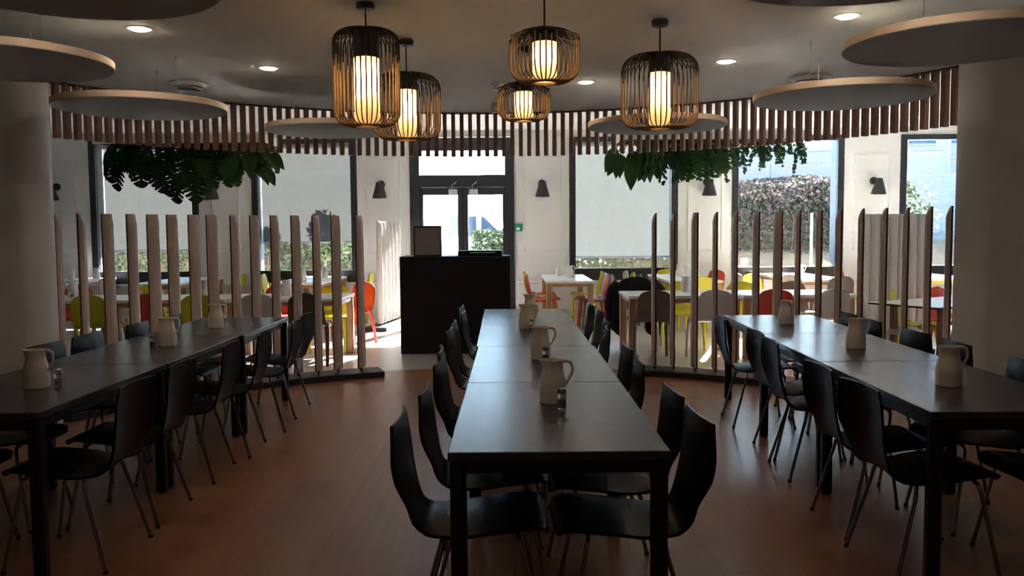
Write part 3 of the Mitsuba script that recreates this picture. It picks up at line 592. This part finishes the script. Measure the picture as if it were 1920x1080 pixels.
chair_row([2.36, 2.34, 2.34, 2.36, 2.36, 2.40], [3.62, 4.18, 4.96, 5.46, 6.22, 6.72], 90, 'wall side of the edge-on screen table row', G)

# ---------------------------------------------------------------- stoneware jugs and salt shakers
def jug_meshes():
    prof = [(0.0001, 0.0), (0.055, 0.0), (0.0585, 0.004), (0.0592, 0.05), (0.0585, 0.082), (0.054, 0.108), (0.0475, 0.132), (0.0445, 0.150), (0.0448, 0.168), (0.0475, 0.187), (0.0455, 0.188), (0.0425, 0.168), (0.042, 0.150), (0.045, 0.130), (0.054, 0.085), (0.055, 0.01), (0.0001, 0.008)]
    b = lathe(prof, 40); v = b.vertices.copy()
    ang = np.arctan2(v[:, 1], v[:, 0]); lip = np.clip((v[:, 2] - 0.150) / 0.038, 0, 1) ** 1.6 * np.exp(-((np.abs(ang) - np.pi) / 0.45) ** 2)
    rad = np.hypot(v[:, 0], v[:, 1]); s = (rad + 0.016 * lip) / np.maximum(rad, 1e-6)
    v[:, 0] *= s; v[:, 1] *= s; b.vertices = v
    h = tube(curve([(0.043, 0, 0.180), (0.062, 0, 0.182), (0.082, 0, 0.168), (0.086, 0, 0.140), (0.074, 0, 0.110), (0.062, 0, 0.090), (0.056, 0, 0.078)], 24), np.r_[np.linspace(0.008, 0.0062, 12), np.linspace(0.0062, 0.0055, 12)], 10)
    return b, h
jb, jh = jug_meshes()
JUG = Proto().add('body', jb, M_CERAMIC, 40).add('handle', jh, M_CERAMIC, 40)
JUGW = Proto().add('body', jb, M_CERAMICW, 40).add('handle', jh, M_CERAMICW, 40)
TZ = 0.74
for x, y, d, lb in [(0.174, 3.60, 0, 'beige stoneware jug closest to the camera on the centre tables'), (0.165, 4.86, 0, 'beige stoneware jug at the second seam of the centre tables'),
                    (0.108, 6.38, 0, 'beige stoneware jug third along the centre tables'), (0.160, 7.40, 0, 'beige stoneware jug at the counter end of the centre tables'),
                    (-2.325, 4.05, 0, 'beige stoneware jug by the wall pier on the broad-screen row'), (-2.309, 5.57, 0, 'beige stoneware jug in the middle of the broad-screen row'),
                    (-2.354, 6.62, 0, 'beige stoneware jug at the far end of the broad-screen row'), (2.061, 3.92, 0, 'beige stoneware jug closest to the camera on the edge-on screen row'),
                    (2.142, 5.19, 0, 'beige stoneware jug in the middle of the edge-on screen row'), (2.159, 6.56, -80, 'beige stoneware jug with hidden handle at the far end of the edge-on screen row')]:
    JUG.place('jug', x, y, TZ, d, lb, 'jug', 'beige jugs on the dark tables')
gl = lathe([(0.0001, 0), (0.0165, 0), (0.019, 0.004), (0.019, 0.062), (0.016, 0.066), (0.0001, 0.066)], 24)
salt = lathe([(0.0001, 0.003), (0.0155, 0.003), (0.0155, 0.040), (0.0001, 0.042)], 24)
cap = lathe([(0.0001, 0.066), (0.018, 0.066), (0.019, 0.070), (0.018, 0.084), (0.012, 0.088), (0.0001, 0.088)], 24)
SH = Proto().add('glass', gl, M_JAR, 40).add('contents', salt, M_GREYBOX, 40).add('cap', cap, M_STEEL, 40)
for x, y, lb in [(0.205, 3.47, 'glass shaker in front of the first jug on the centre tables'), (0.190, 4.74, 'glass shaker in front of the second jug on the centre tables'), (0.150, 6.27, 'glass shaker beside the third jug on the centre tables'),
                 (-2.235, 4.08, 'glass shaker beside the jug by the wall pier'), (-2.365, 5.47, 'glass shaker beside the middle jug of the broad-screen row')]:
    SH.place('shaker', x, y, TZ, 0, lb, 'salt shaker', 'glass shakers')

# ---------------------------------------------------------------- the black counter and what stands on it
k = numbered('counter'); tag(k, 'black reception counter standing before the glazed door', 'counter')
x0, x1, yc = -1.36, -0.02, 10.15
sub(k, 'front_panel', cbox(x0, x1, yc, yc + 0.03, 0.0, 1.165, 0.003), M_LEGBLACK)
sub(k, 'side_panel', cbox(x0, x0 + 0.03, yc + 0.03, yc + 0.6, 0.0, 1.165, 0.003), M_LEGBLACK)
sub(k, 'side_panel', cbox(x1 - 0.03, x1, yc + 0.03, yc + 0.6, 0.0, 1.165, 0.003), M_LEGBLACK)
sub(k, 'worktop', cbox(x0, x1, yc, yc + 0.6, 1.165, 1.19, 0.003), M_LEGBLACK)
sub(k, 'shelf', cbox(x0 + 0.03, x1 - 0.03, yc + 0.05, yc + 0.55, 0.62, 0.64, 0.003), M_LEGBLACK)
k = numbered('display_board'); tag(k, 'grey-brown upright board in a dark frame on the black counter', 'board')
bx0, bx1 = -1.20, -0.86
sub(k, 'panel', cbox(bx0 + 0.012, bx1 - 0.012, 10.27, 10.285, 1.205, 1.545, 0.002), M_BOARD)
sub(k, 'frame', cat([cbox(bx0, bx0 + 0.014, 10.262, 10.292, 1.19, 1.56, 0.002), cbox(bx1 - 0.014, bx1, 10.262, 10.292, 1.19, 1.56, 0.002), cbox(bx0 + .014, bx1 - .014, 10.262, 10.292, 1.545, 1.56, 0.002), cbox(bx0 + .014, bx1 - .014, 10.262, 10.292, 1.19, 1.206, 0.002)]), M_LEGBLACK)
k = numbered('tray'); tag(k, 'low black tray with a pale rail lying on the black counter', 'tray')
sub(k, 'body', cbox(-0.66, -0.12, 10.30, 10.62, 1.19, 1.255, 0.006), M_BLACK)
sub(k, 'rail', tube([(-0.52, 10.285, 1.228), (-0.20, 10.285, 1.228)], 0.007, 8), M_STEEL, 40)

# ---------------------------------------------------------------- wall lamps, door button
def sconce(x, label):
    k = numbered('wall_lamp'); z = 2.33; tag(k, label, 'wall lamp', 'black cone wall lamps')
    sub(k, 'mount', moved(lathe([(0.0001, -0.0), (0.062, 0.0), (0.066, 0.01), (0.064, 0.035), (0.05, 0.05), (0.0001, 0.052)], 28), x, YW, z, rx=math.pi / 2), M_LAMPBLACK, 40)
    sub(k, 'arm', tube([(x, YW - 0.04, z), (x, YW - 0.20, z - 0.02)], 0.012, 8), M_LAMPBLACK, 40)
    sub(k, 'shade', moved(lathe([(0.0001, 0.03), (0.04, 0.03), (0.052, 0.02), (0.128, -0.245), (0.124, -0.245), (0.048, 0.012), (0.0001, 0.02)], 32), x, YW - 0.25, z, rx=0.10), M_LAMPBLACK, 40)
for x, lb in [(-7.97, 'black cone wall lamp half hidden by the wall pier'), (-5.19, 'black cone wall lamp under the hanging monstera leaves'), (-2.28, 'black cone wall lamp between the door and the shadowed blind'),
              (0.54, 'black cone wall lamp between the door and the pale blind'), (3.43, 'black cone wall lamp under the hanging ivy'), (6.36, 'black cone wall lamp between the two windows without blinds')]: sconce(x, lb)
k = numbered('door_button'); tag(k, 'small green door release box on the wall beside the door', 'door button')
sub(k, 'housing', cbox(0.06, 0.19, YW - 0.045, YW, 1.49, 1.62, 0.006), M_GREEN)
sub(k, 'button', cbox(0.085, 0.145, YW - 0.052, YW - 0.045, 1.51, 1.56, 0.003), M_WHITE, label='white button face')

# ---------------------------------------------------------------- white tables and coloured chairs by the windows
WT = {}
def white_table(x, y, w, l, deg, label, top=M_WHITETOP, th=0.035):
    q = (w, l, top)
    if q not in WT: WT[q] = table_proto(w, l, top, M_OAK, th=th, leg=0.085, apron=True)
    WT[q].place('white_table', x, y, 0, deg, label, 'table', 'white tables by the windows')
# rows that lie along x are tables turned by -90 degrees
for i, x in enumerate((-5.90, -4.58, -3.26)): white_table(x, 9.92, 0.88, 1.31, -90, ['white table with oak legs behind the pier end of the broad screen', 'white table with oak legs in the middle of the row behind the broad screen', 'white table with sunlit oak leg at the door end behind the broad screen'][i])
for i, x in enumerate((1.32, 2.63)): white_table(x, 9.93, 0.88, 1.29, -90, ['white table with the black jacket chair behind the edge-on screen', 'white table behind the edge-on screen with red and white chairs'][i])
white_table(0.87, 12.5, 0.72, 2.0, 0, 'white table beside the door with stacked-looking red, yellow and white chairs')
white_table(2.72, 12.33, 0.80, 2.0, 0, 'white table under the pale blind behind the jacket')
white_table(4.62, 12.40, 0.80, 2.0, 0, 'white table in full sun under the window without a blind')
white_table(-3.25, 12.6, 0.76, 2.0, 0, 'white table under the blind with the shrub shadow')
white_table(-5.40, 12.6, 0.76, 2.0, 0, 'white table under the blind with the monstera planter')
white_table(-7.3, 12.6, 0.80, 2.0, 0, 'white table beside the wall pier with two jugs')
TE = Proto()
TE.add('top', cbox(-0.385, 0.385, 0.003, 1.277, 0.733, 0.741, 0.002), M_WHITETOP).add('edge', cbox(-0.387, 0.387, 0.001, 1.279, 0.718, 0.7325, 0.002), M_LEGBLACK, label='thin black edge')
for n_, (lx, ly) in enumerate(((-0.26, 0.24), (0.26, 0.24), (-0.26, 1.04), (0.26, 1.04))):
    TE.add('leg' if n_ == 0 else f'leg_{n_:03d}', cbox(lx - 0.03, lx + 0.03, ly - 0.03, ly + 0.03, 0, 0.718, 0.006), M_SLAT)
TE.place('white_table', 3.815, 8.17, 0, -61, 'white table with a thin black edge beside the edge-on screen pier', 'table', 'white tables by the windows')
white_table(6.55, 12.4, 0.80, 2.0, 0, 'white table in the corner by the last window')

SPINE = [(0.235, 0.425, 0.14, 0.0), (0.225, 0.440, 0.18, 0.0), (0.17, 0.452, 0.205, 0.004), (0.05, 0.448, 0.215, 0.008), (-0.08, 0.440, 0.213, 0.012), (-0.150, 0.445, 0.208, 0.016), (-0.195, 0.475, 0.205, 0.022), (-0.220, 0.55, 0.204, 0.026),
         (-0.240, 0.64, 0.200, 0.030), (-0.256, 0.72, 0.190, 0.032), (-0.264, 0.765, 0.172, 0.030), (-0.270, 0.795, 0.140, 0.026), (-0.274, 0.815, 0.085, 0.018), (-0.276, 0.822, 0.03, 0.010)]
CC = Proto().add('shell', shell(SPINE, th=0.018), 'mat_chair_white', 40)
def chair_leg(sx, sy):
    y0, y1 = (0.15, 0.20) if sy > 0 else (-0.15, -0.25)
    P = curve([(0.195 * sx, y0 - 0.05 * sy, 0.452), (0.205 * sx, y0, 0.43), (0.212 * sx, y0 + 0.02 * sy, 0.36), (0.222 * sx, y1, 0.0)], 14)
    m = tube(P, np.linspace(0.026, 0.017, 14), 8); return m
for n_, (sx, sy) in enumerate(((-1, 1), (1, 1), (-1, -1), (1, -1))): CC.add('leg' if n_ == 0 else f'leg_{n_:03d}', chair_leg(sx, sy), 'mat_chair_white', 50)
CC.add('apron', cat([tube([(-0.2, 0.13, 0.43), (-0.2, -0.13, 0.43)], 0.016, 8), tube([(0.2, 0.13, 0.43), (0.2, -0.13, 0.43)], 0.016, 8)]), 'mat_chair_white', 50)
def cc(c, x, y, deg, label):
    CC.place('moulded_chair', x, y, 0, deg, f'{c} moulded chair {label}', 'chair', 'coloured moulded chairs', recolor=CH[c])
B_, E_ = 'behind the broad screen', 'behind the edge-on screen'
cc('yellow', -4.72, 9.55, 3, 'with its back turned, beside the wall pier behind the broad screen')
cc('red', -4.02, 9.55, -12, 'with its back turned, between two yellow ones behind the broad screen')
cc('yellow', -3.50, 9.55, 4, 'with its back turned, between red and white ones behind the broad screen')
cc('white', -2.83, 9.55, 0, 'with its back turned beyond the dark table corner')
cc('brown', -2.30, 9.52, 2, 'with its back turned at the door end of the broad screen')
cc('red', -5.60, 10.55, 185, 'facing the camera beside the wall pier')
cc('white', -5.02, 10.6, 176, 'facing the camera across from the yellow one at the pier')
cc('yellow', -4.62, 10.75, 215, 'turned sideways and sunlit at the row behind the broad screen')
cc('brown', -3.95, 10.55, 180, 'facing the camera across from the red one')
cc('white', -3.45, 10.6, 178, 'facing the camera between brown and red ones')
cc('red', -2.98, 10.5, 182, 'facing the camera behind the white one with its back turned')
cc('yellow', -2.28, 10.45, 180, 'facing the camera under the end of the white table')
cc('red', -2.16, 11.15, 150, 'standing sideways beside the last slat of the broad screen')
cc('brown', -3.95, 13.0, -75, 'at the white table below the shadowed blind')
cc('red', -4.35, 13.3, 100, 'tilted towards the brown one below the shadowed blind')
cc('white', -4.55, 12.8, 95, 'at the table under the monstera planter')
cc('yellow', -3.85, 13.9, -90, 'by the window sill below the shadowed blind')
cc('red', -2.65, 13.2, 90, 'at the far table below the shadowed blind')
cc('yellow', -2.62, 13.9, 88, 'at the far table close to the cream slat screen')
cc('white', -6.05, 13.0, -90, 'by the far table between the two blinds')
cc('yellow', -4.75, 13.9, 92, 'by the window sill under the monstera planter')
cc('brown', 1.60, 9.62, 0, 'with its back turned in front of the black jacket')
cc('white', 2.28, 9.62, 0, 'with its back turned at the middle of the edge-on screen')
cc('red', 3.02, 9.62, -14, 'with its back turned behind the jug with hidden handle')
cc('white', 3.55, 9.60, 12, 'with its back turned at the row end behind the edge-on screen')
cc('white', 1.60, 10.50, 172, 'under the black jacket')
cc('yellow', 2.15, 10.5, 183, 'facing the camera beside the jacket')
cc('yellow', 2.95, 10.5, 178, 'facing the camera across from red behind the edge-on screen')
cc('brown', 3.62, 10.5, 184, 'facing the camera at the row end behind the edge-on screen')
cc('red', 0.50, 12.85, -92, 'closest on the door side of the table beside the door')
cc('yellow', 0.47, 13.40, -90, 'second on the door side of the table beside the door')
cc('red', 0.48, 13.95, -90, 'third on the door side of the table beside the door')
cc('brown', 1.26, 12.80, 92, 'closest on the blind side of the table beside the door')
cc('white', 1.22, 13.32, 90, 'second on the blind side of the table beside the door')
cc('red', 1.23, 13.06, 86, 'between brown and white ones at the table beside the door')
cc('yellow', 1.22, 13.92, 90, 'third on the blind side of the table beside the door')
cc('white', 2.18, 14.0, -85, 'by the window sill behind the black jacket')
cc('brown', 2.24, 12.85, -86, 'standing sideways above the black jacket')
cc('yellow', 2.22, 13.4, -88, 'standing sideways behind the brown one above the jacket')
cc('yellow', 2.72, 12.30, 4, 'with its back turned before the table under the pale blind')
cc('white', 3.20, 12.85, 100, 'standing sideways with a sunlit rim under the ivy lamp')
cc('red', 3.22, 14.0, 120, 'near the wall under the ivy lamp')
cc('yellow', 2.72, 14.35, 180, 'by the wall under the ivy lamp')
cc('brown', 4.12, 13.6, -70, 'beside the sunny table by the window frame')
cc('yellow', 3.92, 12.95, -60, 'turned diagonally at the sunny table')
cc('white', 4.30, 12.60, -40, 'with its back turned at the sunny table')
cc('brown', 4.66, 12.20, 8, 'with its back turned at the end of the sunny table')
cc('red', 5.08, 13.70, 90, 'beyond the sunny table beside a yellow one')
cc('yellow', 5.14, 12.75, 62, 'at the corner of the sunny table beside the closed cream screen')
cc('yellow', 4.42, 9.02, -118, 'behind the thin black-edged table in front of the closed cream screen')
cc('white', 3.92, 8.62, -122, 'in front of the closed cream screen beside the yellow one')
cc('red', 4.98, 9.30, -150, 'half hidden behind the slats next to the edge-on screen pier')
cc('red', 6.10, 13.0, -80, 'by the last window above the black-edged table')
cc('brown', 5.98, 12.45, -95, 'by the last window beside a red one')
cc('yellow', 6.55, 12.25, 5, 'by the last window at the pier edge')

for x, y, z, d, lb in [(2.10, 10.10, TZ, 0, 'white jug on the table with the black jacket'), (0.94, 13.60, TZ, 10, 'white jug in front on the table beside the door'), (0.80, 14.1, TZ, 30, 'white jug behind on the table beside the door'),
                       (2.72, 13.55, TZ, 0, 'white jug on the table under the pale blind'), (2.92, 13.8, TZ, 20, 'white jug with its handle showing under the pale blind'), (4.62, 8.50, TZ, 190, 'white jug on the table with the thin black edge'),
                       (-5.36, 10.2, TZ, 180, 'white jug beside two shakers near the wall pier'), (-3.30, 13.20, TZ, -60, 'white jug in front below the shadowed blind'), (-3.18, 14.2, TZ, -60, 'white jug behind below the shadowed blind'),
                       (-7.32, 13.9, TZ, 0, 'white jug closest to the wall pier by the window'), (-7.10, 14.3, TZ, 0, 'white jug by the window frame near the wall pier'), (-3.70, 10.1, TZ, 0, 'white jug behind the slats near the beige jug'),
                       (-2.70, 10.0, TZ, 0, 'white jug behind the slats beside dark shakers'), (4.55, 13.2, TZ, 0, 'white jug glaring in the sun by the open window')]:
    JUGW.place('white_jug', x, y, z, d, lb, 'jug', 'white jugs on the white tables')
for x, y, lb in [(-5.28, 10.02, 'glass shaker beside the white jug near the wall pier'), (-5.17, 10.05, 'second glass shaker beside the white jug near the wall pier'), (0.99, 13.45, 'glass shaker before the white jug beside the door'), (-2.80, 9.86, 'glass shaker behind the white chair of the broad screen')]:
    SH.place('shaker', x, y, TZ, 0, lb, 'salt shaker', 'glass shakers')

# the jacket over the chair back
k = numbered('jacket'); tag(k, 'black jacket hung over the back of a white chair', 'jacket')
n1, n2 = 46, 30
V = []
for i in range(n1):                       # across the shoulders
    u = i / (n1 - 1) * 2 - 1
    for j in range(n2):                   # from the front hem over the collar to the rear hem
        t = j / (n2 - 1)
        top = 0.875 - 0.16 * abs(u) ** 2.6
        drop = 0.16 + 0.06 * math.sin(5 * u + 1) + 0.25 * (abs(u) < 0.35)
        if t < 0.42: q = 1 - t / 0.42; z = top - (top - 0.35) * q; yy = -0.05 - 0.03 * q
        elif t < 0.58: q = (t - 0.42) / 0.16; z = top + 0.02 * math.sin(math.pi * q); yy = -0.05 + 0.11 * q
        else: q = (t - 0.58) / 0.42; z = top - (top - drop) * q; yy = 0.06 + 0.05 * math.sin(2.2 * q)
        hang = 1.0 + 0.25 * max(0, 0.8 - z)
        x = u * 0.285 * hang
        nn = float(meshkit.fbm(np.array([x * 7, yy * 7, z * 4]), 3)) - 0.5
        V.append((x + 0.02 * nn, yy + 0.05 * nn + 0.015 * math.sin(22 * x), z))
F = [(i * n2 + j, (i + 1) * n2 + j, (i + 1) * n2 + j + 1, i * n2 + j + 1) for i in range(n1 - 1) for j in range(n2 - 1)]
body = trimesh.Trimesh(V, np.array([[f[0], f[1], f[2]] for f in F] + [[f[0], f[2], f[3]] for f in F]), process=False)
sub(k, 'body', moved(body, 1.60, 10.775, 0, rz=math.radians(-8)), M_JACKET, True)
for sx in (-1, 1):
    sub(k, 'sleeve', moved(tube(curve([(0.22 * sx, 0.02, 0.79), (0.31 * sx, 0.03, 0.70), (0.345 * sx, 0.02, 0.48), (0.32 * sx, 0.0, 0.22)], 16), np.linspace(0.075, 0.05, 16), 12), 1.60, 10.775, 0, rz=math.radians(-8)), M_JACKET, 50)

# ---------------------------------------------------------------- hanging planters
def frame_from(d, nrm):
    d = np.array(d, float); d /= np.linalg.norm(d); nrm = np.array(nrm, float); nrm -= d * (nrm @ d); nrm /= np.linalg.norm(nrm)
    return np.c_[np.cross(d, nrm), d, nrm]
def leafT(p, d, nrm, s):
    A = np.eye(4); A[:3, :3] = frame_from(d, nrm) * s; A[:3, 3] = p; return T(A)
def flat_leaf(poly, bend=0.25, fold=0.25):
    m = extr(poly, 0.006); m = m.subdivide() if len(m.vertices) < 150 else m
    v = m.vertices.copy(); v[:, 2] += -bend * (v[:, 1]) ** 2 + fold * np.abs(v[:, 0]) - 0.003; m.vertices = v; return m
def monstera_poly():
    t = np.linspace(0, 2 * np.pi, 60)
    x = 0.46 * np.sin(t) ** 1 * (1 + 0.1 * np.cos(t)); y = 0.5 - 0.52 * np.cos(t) - 0.12 * np.exp(-(np.minimum(t, 2 * np.pi - t) / 0.35) ** 2) * -1
    P = sg.Polygon(np.c_[x, y]).buffer(0)
    for s in (-1, 1):
        for y0 in (0.18, 0.36, 0.54, 0.72):
            P = P.difference(sg.Polygon([(s * 0.10, y0 + 0.02), (s * 0.7, y0 + 0.17), (s * 0.7, y0 + 0.36)]))
        for y0 in (0.30, 0.50, 0.68): P = P.difference(affinity.rotate(affinity.scale(sg.Point(s * 0.09, y0 + 0.04).buffer(0.03), 1.6, 0.7), 25 * s))
    return max(P.geoms, key=lambda g: g.area) if hasattr(P, 'geoms') else P
t_ = np.linspace(0, 1, 14)
wl = 0.30 * np.sin(np.pi * t_ ** 0.75) ** 0.9 * (1 - 0.25 * t_)
blade = sg.Polygon(np.vstack([np.c_[wl, t_], np.c_[-wl[::-1], t_[::-1]][1:-1]])).buffer(0)
narrow = affinity.scale(blade, 0.35, 1.0, origin=(0, 0))
LEAF = {'monstera': flat_leaf(monstera_poly()), 'blade': flat_leaf(blade), 'narrow': flat_leaf(narrow, 0.5)}
LEAFP = {(n, m): mikit.ply(g, m, smooth=50) for n, g in LEAF.items() for m in M_LEAF}
def big_plant(name, x, y, z, kind, m, n, size, spread, label, category, seed, down=0.5):
    k = numbered(name); tag(k, label, category, 'plants hanging from the planters')
    r = random.Random(seed); stems = []
    for i in range(n):
        az = 2 * math.pi * i / n + r.uniform(-0.4, 0.4)
        el = -r.uniform(0.1, 1.0) * down - 0.25
        L1 = spread * r.uniform(0.45, 1.0)
        d = np.array([math.cos(az) * math.cos(el), 0.6 * math.sin(az) * math.cos(el), math.sin(el)])
        tip = np.array([x, y, z]) + d * L1
        ld = d * 0.7 + np.array([0, 0, -0.75])
        nr = np.array([r.uniform(-.4, .4), -1.0, 0.5 + r.uniform(-.2, .4)])
        s = size * r.uniform(0.75, 1.15)
        scene[numbered(k + '__leaf')] = {**LEAFP[(kind, m)], 'to_world': leafT(tip, ld, nr, s)}
        stems.append(tube(curve([(x, y, z), np.array([x, y, z]) + d * L1 * 0.6 + [0, 0, 0.04], tip], 7), 0.005, 5))
    sub(k, 'stems', cat(stems), M_LEAF[1], 50, kind='stuff')
def ivy_leaf(s):
    a = [(0, 0), (0.45, 0.05), (0.3, 0.35), (0.5, 0.6), (0.15, 0.6), (0, 1.0), (-0.15, 0.6), (-0.5, 0.6), (-0.3, 0.35), (-0.45, 0.05)]
    return np.array([(x * s, y * s, 0) for x, y in a]), np.array([(0, 1, 2), (0, 2, 4), (2, 3, 4), (0, 4, 5), (0, 5, 6), (0, 6, 8), (6, 7, 8), (0, 8, 9)])
def trailing(name, x0, x1, y0, y1, z, lmin, lmax, nv, m, label, category, seed, size=0.055, step=0.032):
    k = numbered(name); tag(k, label, category, 'plants hanging from the planters')
    r = np.random.default_rng(seed); Vs, Fs, off, stems = [], [], 0, []
    for i in range(nv):
        p = np.array([r.uniform(x0, x1), r.uniform(y0, y1), z]); Ln = r.uniform(lmin, lmax) * r.uniform(0.5, 1); path = [p.copy()]
        d = np.array([r.normal() * 0.25, r.normal() * 0.2 - 0.1, -0.6])
        for q in range(int(Ln / step)):
            d = d * 0.85 + np.array([r.normal() * 0.12, r.normal() * 0.1, -0.28]); d /= np.linalg.norm(d); p = p + d * step; path.append(p.copy())
            for _ in range(2):
                A = frame_from(np.array([r.normal() * 0.8, r.normal() * 0.5, -0.6 + r.normal() * 0.3]), np.array([r.normal() * 0.5, -1, 0.3 + r.normal() * 0.4]))
                v, f = ivy_leaf(size * r.uniform(0.6, 1.2)); Vs.append(v @ A.T + p + r.normal(size=3) * 0.012); Fs.append(f + off); off += len(v)
        stems.append(tube(path, 0.0022, 4, False))
    sub(k, 'foliage', trimesh.Trimesh(np.vstack(Vs), np.vstack(Fs), process=False), m, kind='stuff')
    sub(k, 'stems', cat(stems), M_STEM, kind='stuff')
def planter(x0, x1, y0, y1, label):
    k = numbered('planter'); tag(k, label, 'planter', 'hanging planters'); z0, z1 = 2.69, 2.80
    sub(k, 'board', cbox(x0, x1, y0, y0 + 0.02, z0, z1, 0.003), M_PLANTER); sub(k, 'board', cbox(x0, x1, y1 - 0.02, y1, z0, z1, 0.003), M_PLANTER)
    sub(k, 'board', cbox(x0, x0 + 0.02, y0 + 0.02, y1 - 0.02, z0, z1, 0.003), M_PLANTER); sub(k, 'board', cbox(x1 - 0.02, x1, y0 + 0.02, y1 - 0.02, z0, z1, 0.003), M_PLANTER)
    sub(k, 'tray', cbox(x0 + 0.02, x1 - 0.02, y0 + 0.02, y1 - 0.02, z0 + 0.01, z0 + 0.03, 0.002), M_PLANTERIN)
    for x in (x0 + 0.15, x1 - 0.15):
        for y in (y0 + 0.1, y1 - 0.1): sub(k, 'wire', cyl(x, y, z0 + 0.03, ZW, 0.003, 6), M_STEEL)
planter(-5.55, -3.25, 11.2, 12.0, 'long hanging planter box with monstera above the broad screen')
planter(1.45, 3.95, 11.2, 12.0, 'long hanging planter box with philodendron and ivy above the edge-on screen')
zp = 2.70
big_plant('monstera', -5.0, 11.45, zp, 'monstera', M_LEAF[0], 11, 0.31, 0.50, 'monstera hanging at the wall pier end of the planter', 'plant', 1, 0.9)
big_plant('monstera', -4.35, 11.5, zp, 'monstera', M_LEAF[0], 11, 0.32, 0.52, 'monstera hanging in the middle of the planter above the broad screen', 'plant', 2, 0.9)
big_plant('monstera', -3.95, 11.45, zp, 'monstera', M_LEAF[1], 13, 0.26, 0.50, 'monstera hanging above the cone wall lamp', 'plant', 3, 0.9)
big_plant('philodendron', -3.50, 11.4, zp, 'blade', M_LEAF[1], 15, 0.30, 0.48, 'philodendron hanging at the door end of the monstera planter', 'plant', 4, 0.8)
big_plant('palm_fern', -5.30, 11.4, zp, 'narrow', M_LEAF[0], 20, 0.32, 0.20, 'narrow-leaved fern at the end of the monstera planter', 'fern', 5, 0.8)
trailing('trailing_plant', -5.40, -4.55, 11.25, 11.95, zp, 0.30, 0.52, 60, M_LEAF[0], 'small-leaved trailing plant among monstera at the pier end', 'trailing plant', 6)
trailing('trailing_plant', -4.55, -3.75, 11.25, 11.95, zp, 0.30, 0.50, 60, M_LEAF[0], 'small-leaved trailing plant among monstera in the middle', 'trailing plant', 7)
trailing('trailing_plant', -3.75, -3.25, 11.25, 11.95, zp, 0.25, 0.55, 36, M_LEAF[2], 'small-leaved trailing plant at the door end of the monstera planter', 'trailing plant', 8)
big_plant('philodendron', 1.62, 11.4, zp, 'blade', M_LEAF[1], 15, 0.36, 0.42, 'large-leaved philodendron hanging before the pale blind', 'plant', 14, 0.9)
big_plant('philodendron', 2.15, 11.5, zp, 'blade', M_LEAF[0], 13, 0.28, 0.45, 'dark philodendron in the middle of the ivy planter', 'plant', 15, 0.9)
big_plant('monstera', 2.60, 11.45, zp, 'monstera', M_LEAF[1], 12, 0.25, 0.45, 'monstera among ivy above the cone wall lamp', 'plant', 16, 0.9)
big_plant('palm_fern', 1.85, 11.3, zp, 'narrow', M_LEAF[1], 22, 0.30, 0.22, 'narrow-leaved fern beside the large philodendron', 'fern', 17, 0.9)
trailing('trailing_plant', 1.75, 2.75, 11.25, 11.95, zp, 0.3, 0.62, 60, M_LEAF[0], 'dark small-leaved trailing plant between the philodendrons', 'trailing plant', 18)
trailing('ivy', 2.65, 3.25, 11.2, 11.9, zp, 0.25, 0.62, 34, M_LEAF[2], 'ivy trailing down beside the cone wall lamp', 'ivy', 19)
trailing('ivy', 3.2, 3.75, 11.2, 11.9, zp, 0.15, 0.46, 34, M_LEAF[2], 'ivy trailing before the window without a blind', 'ivy', 20)
trailing('ivy', 3.82, 3.93, 11.25, 11.5, zp, 0.40, 0.60, 6, M_LEAF[2], 'single ivy strand hanging free at the end of the planter', 'ivy', 22)
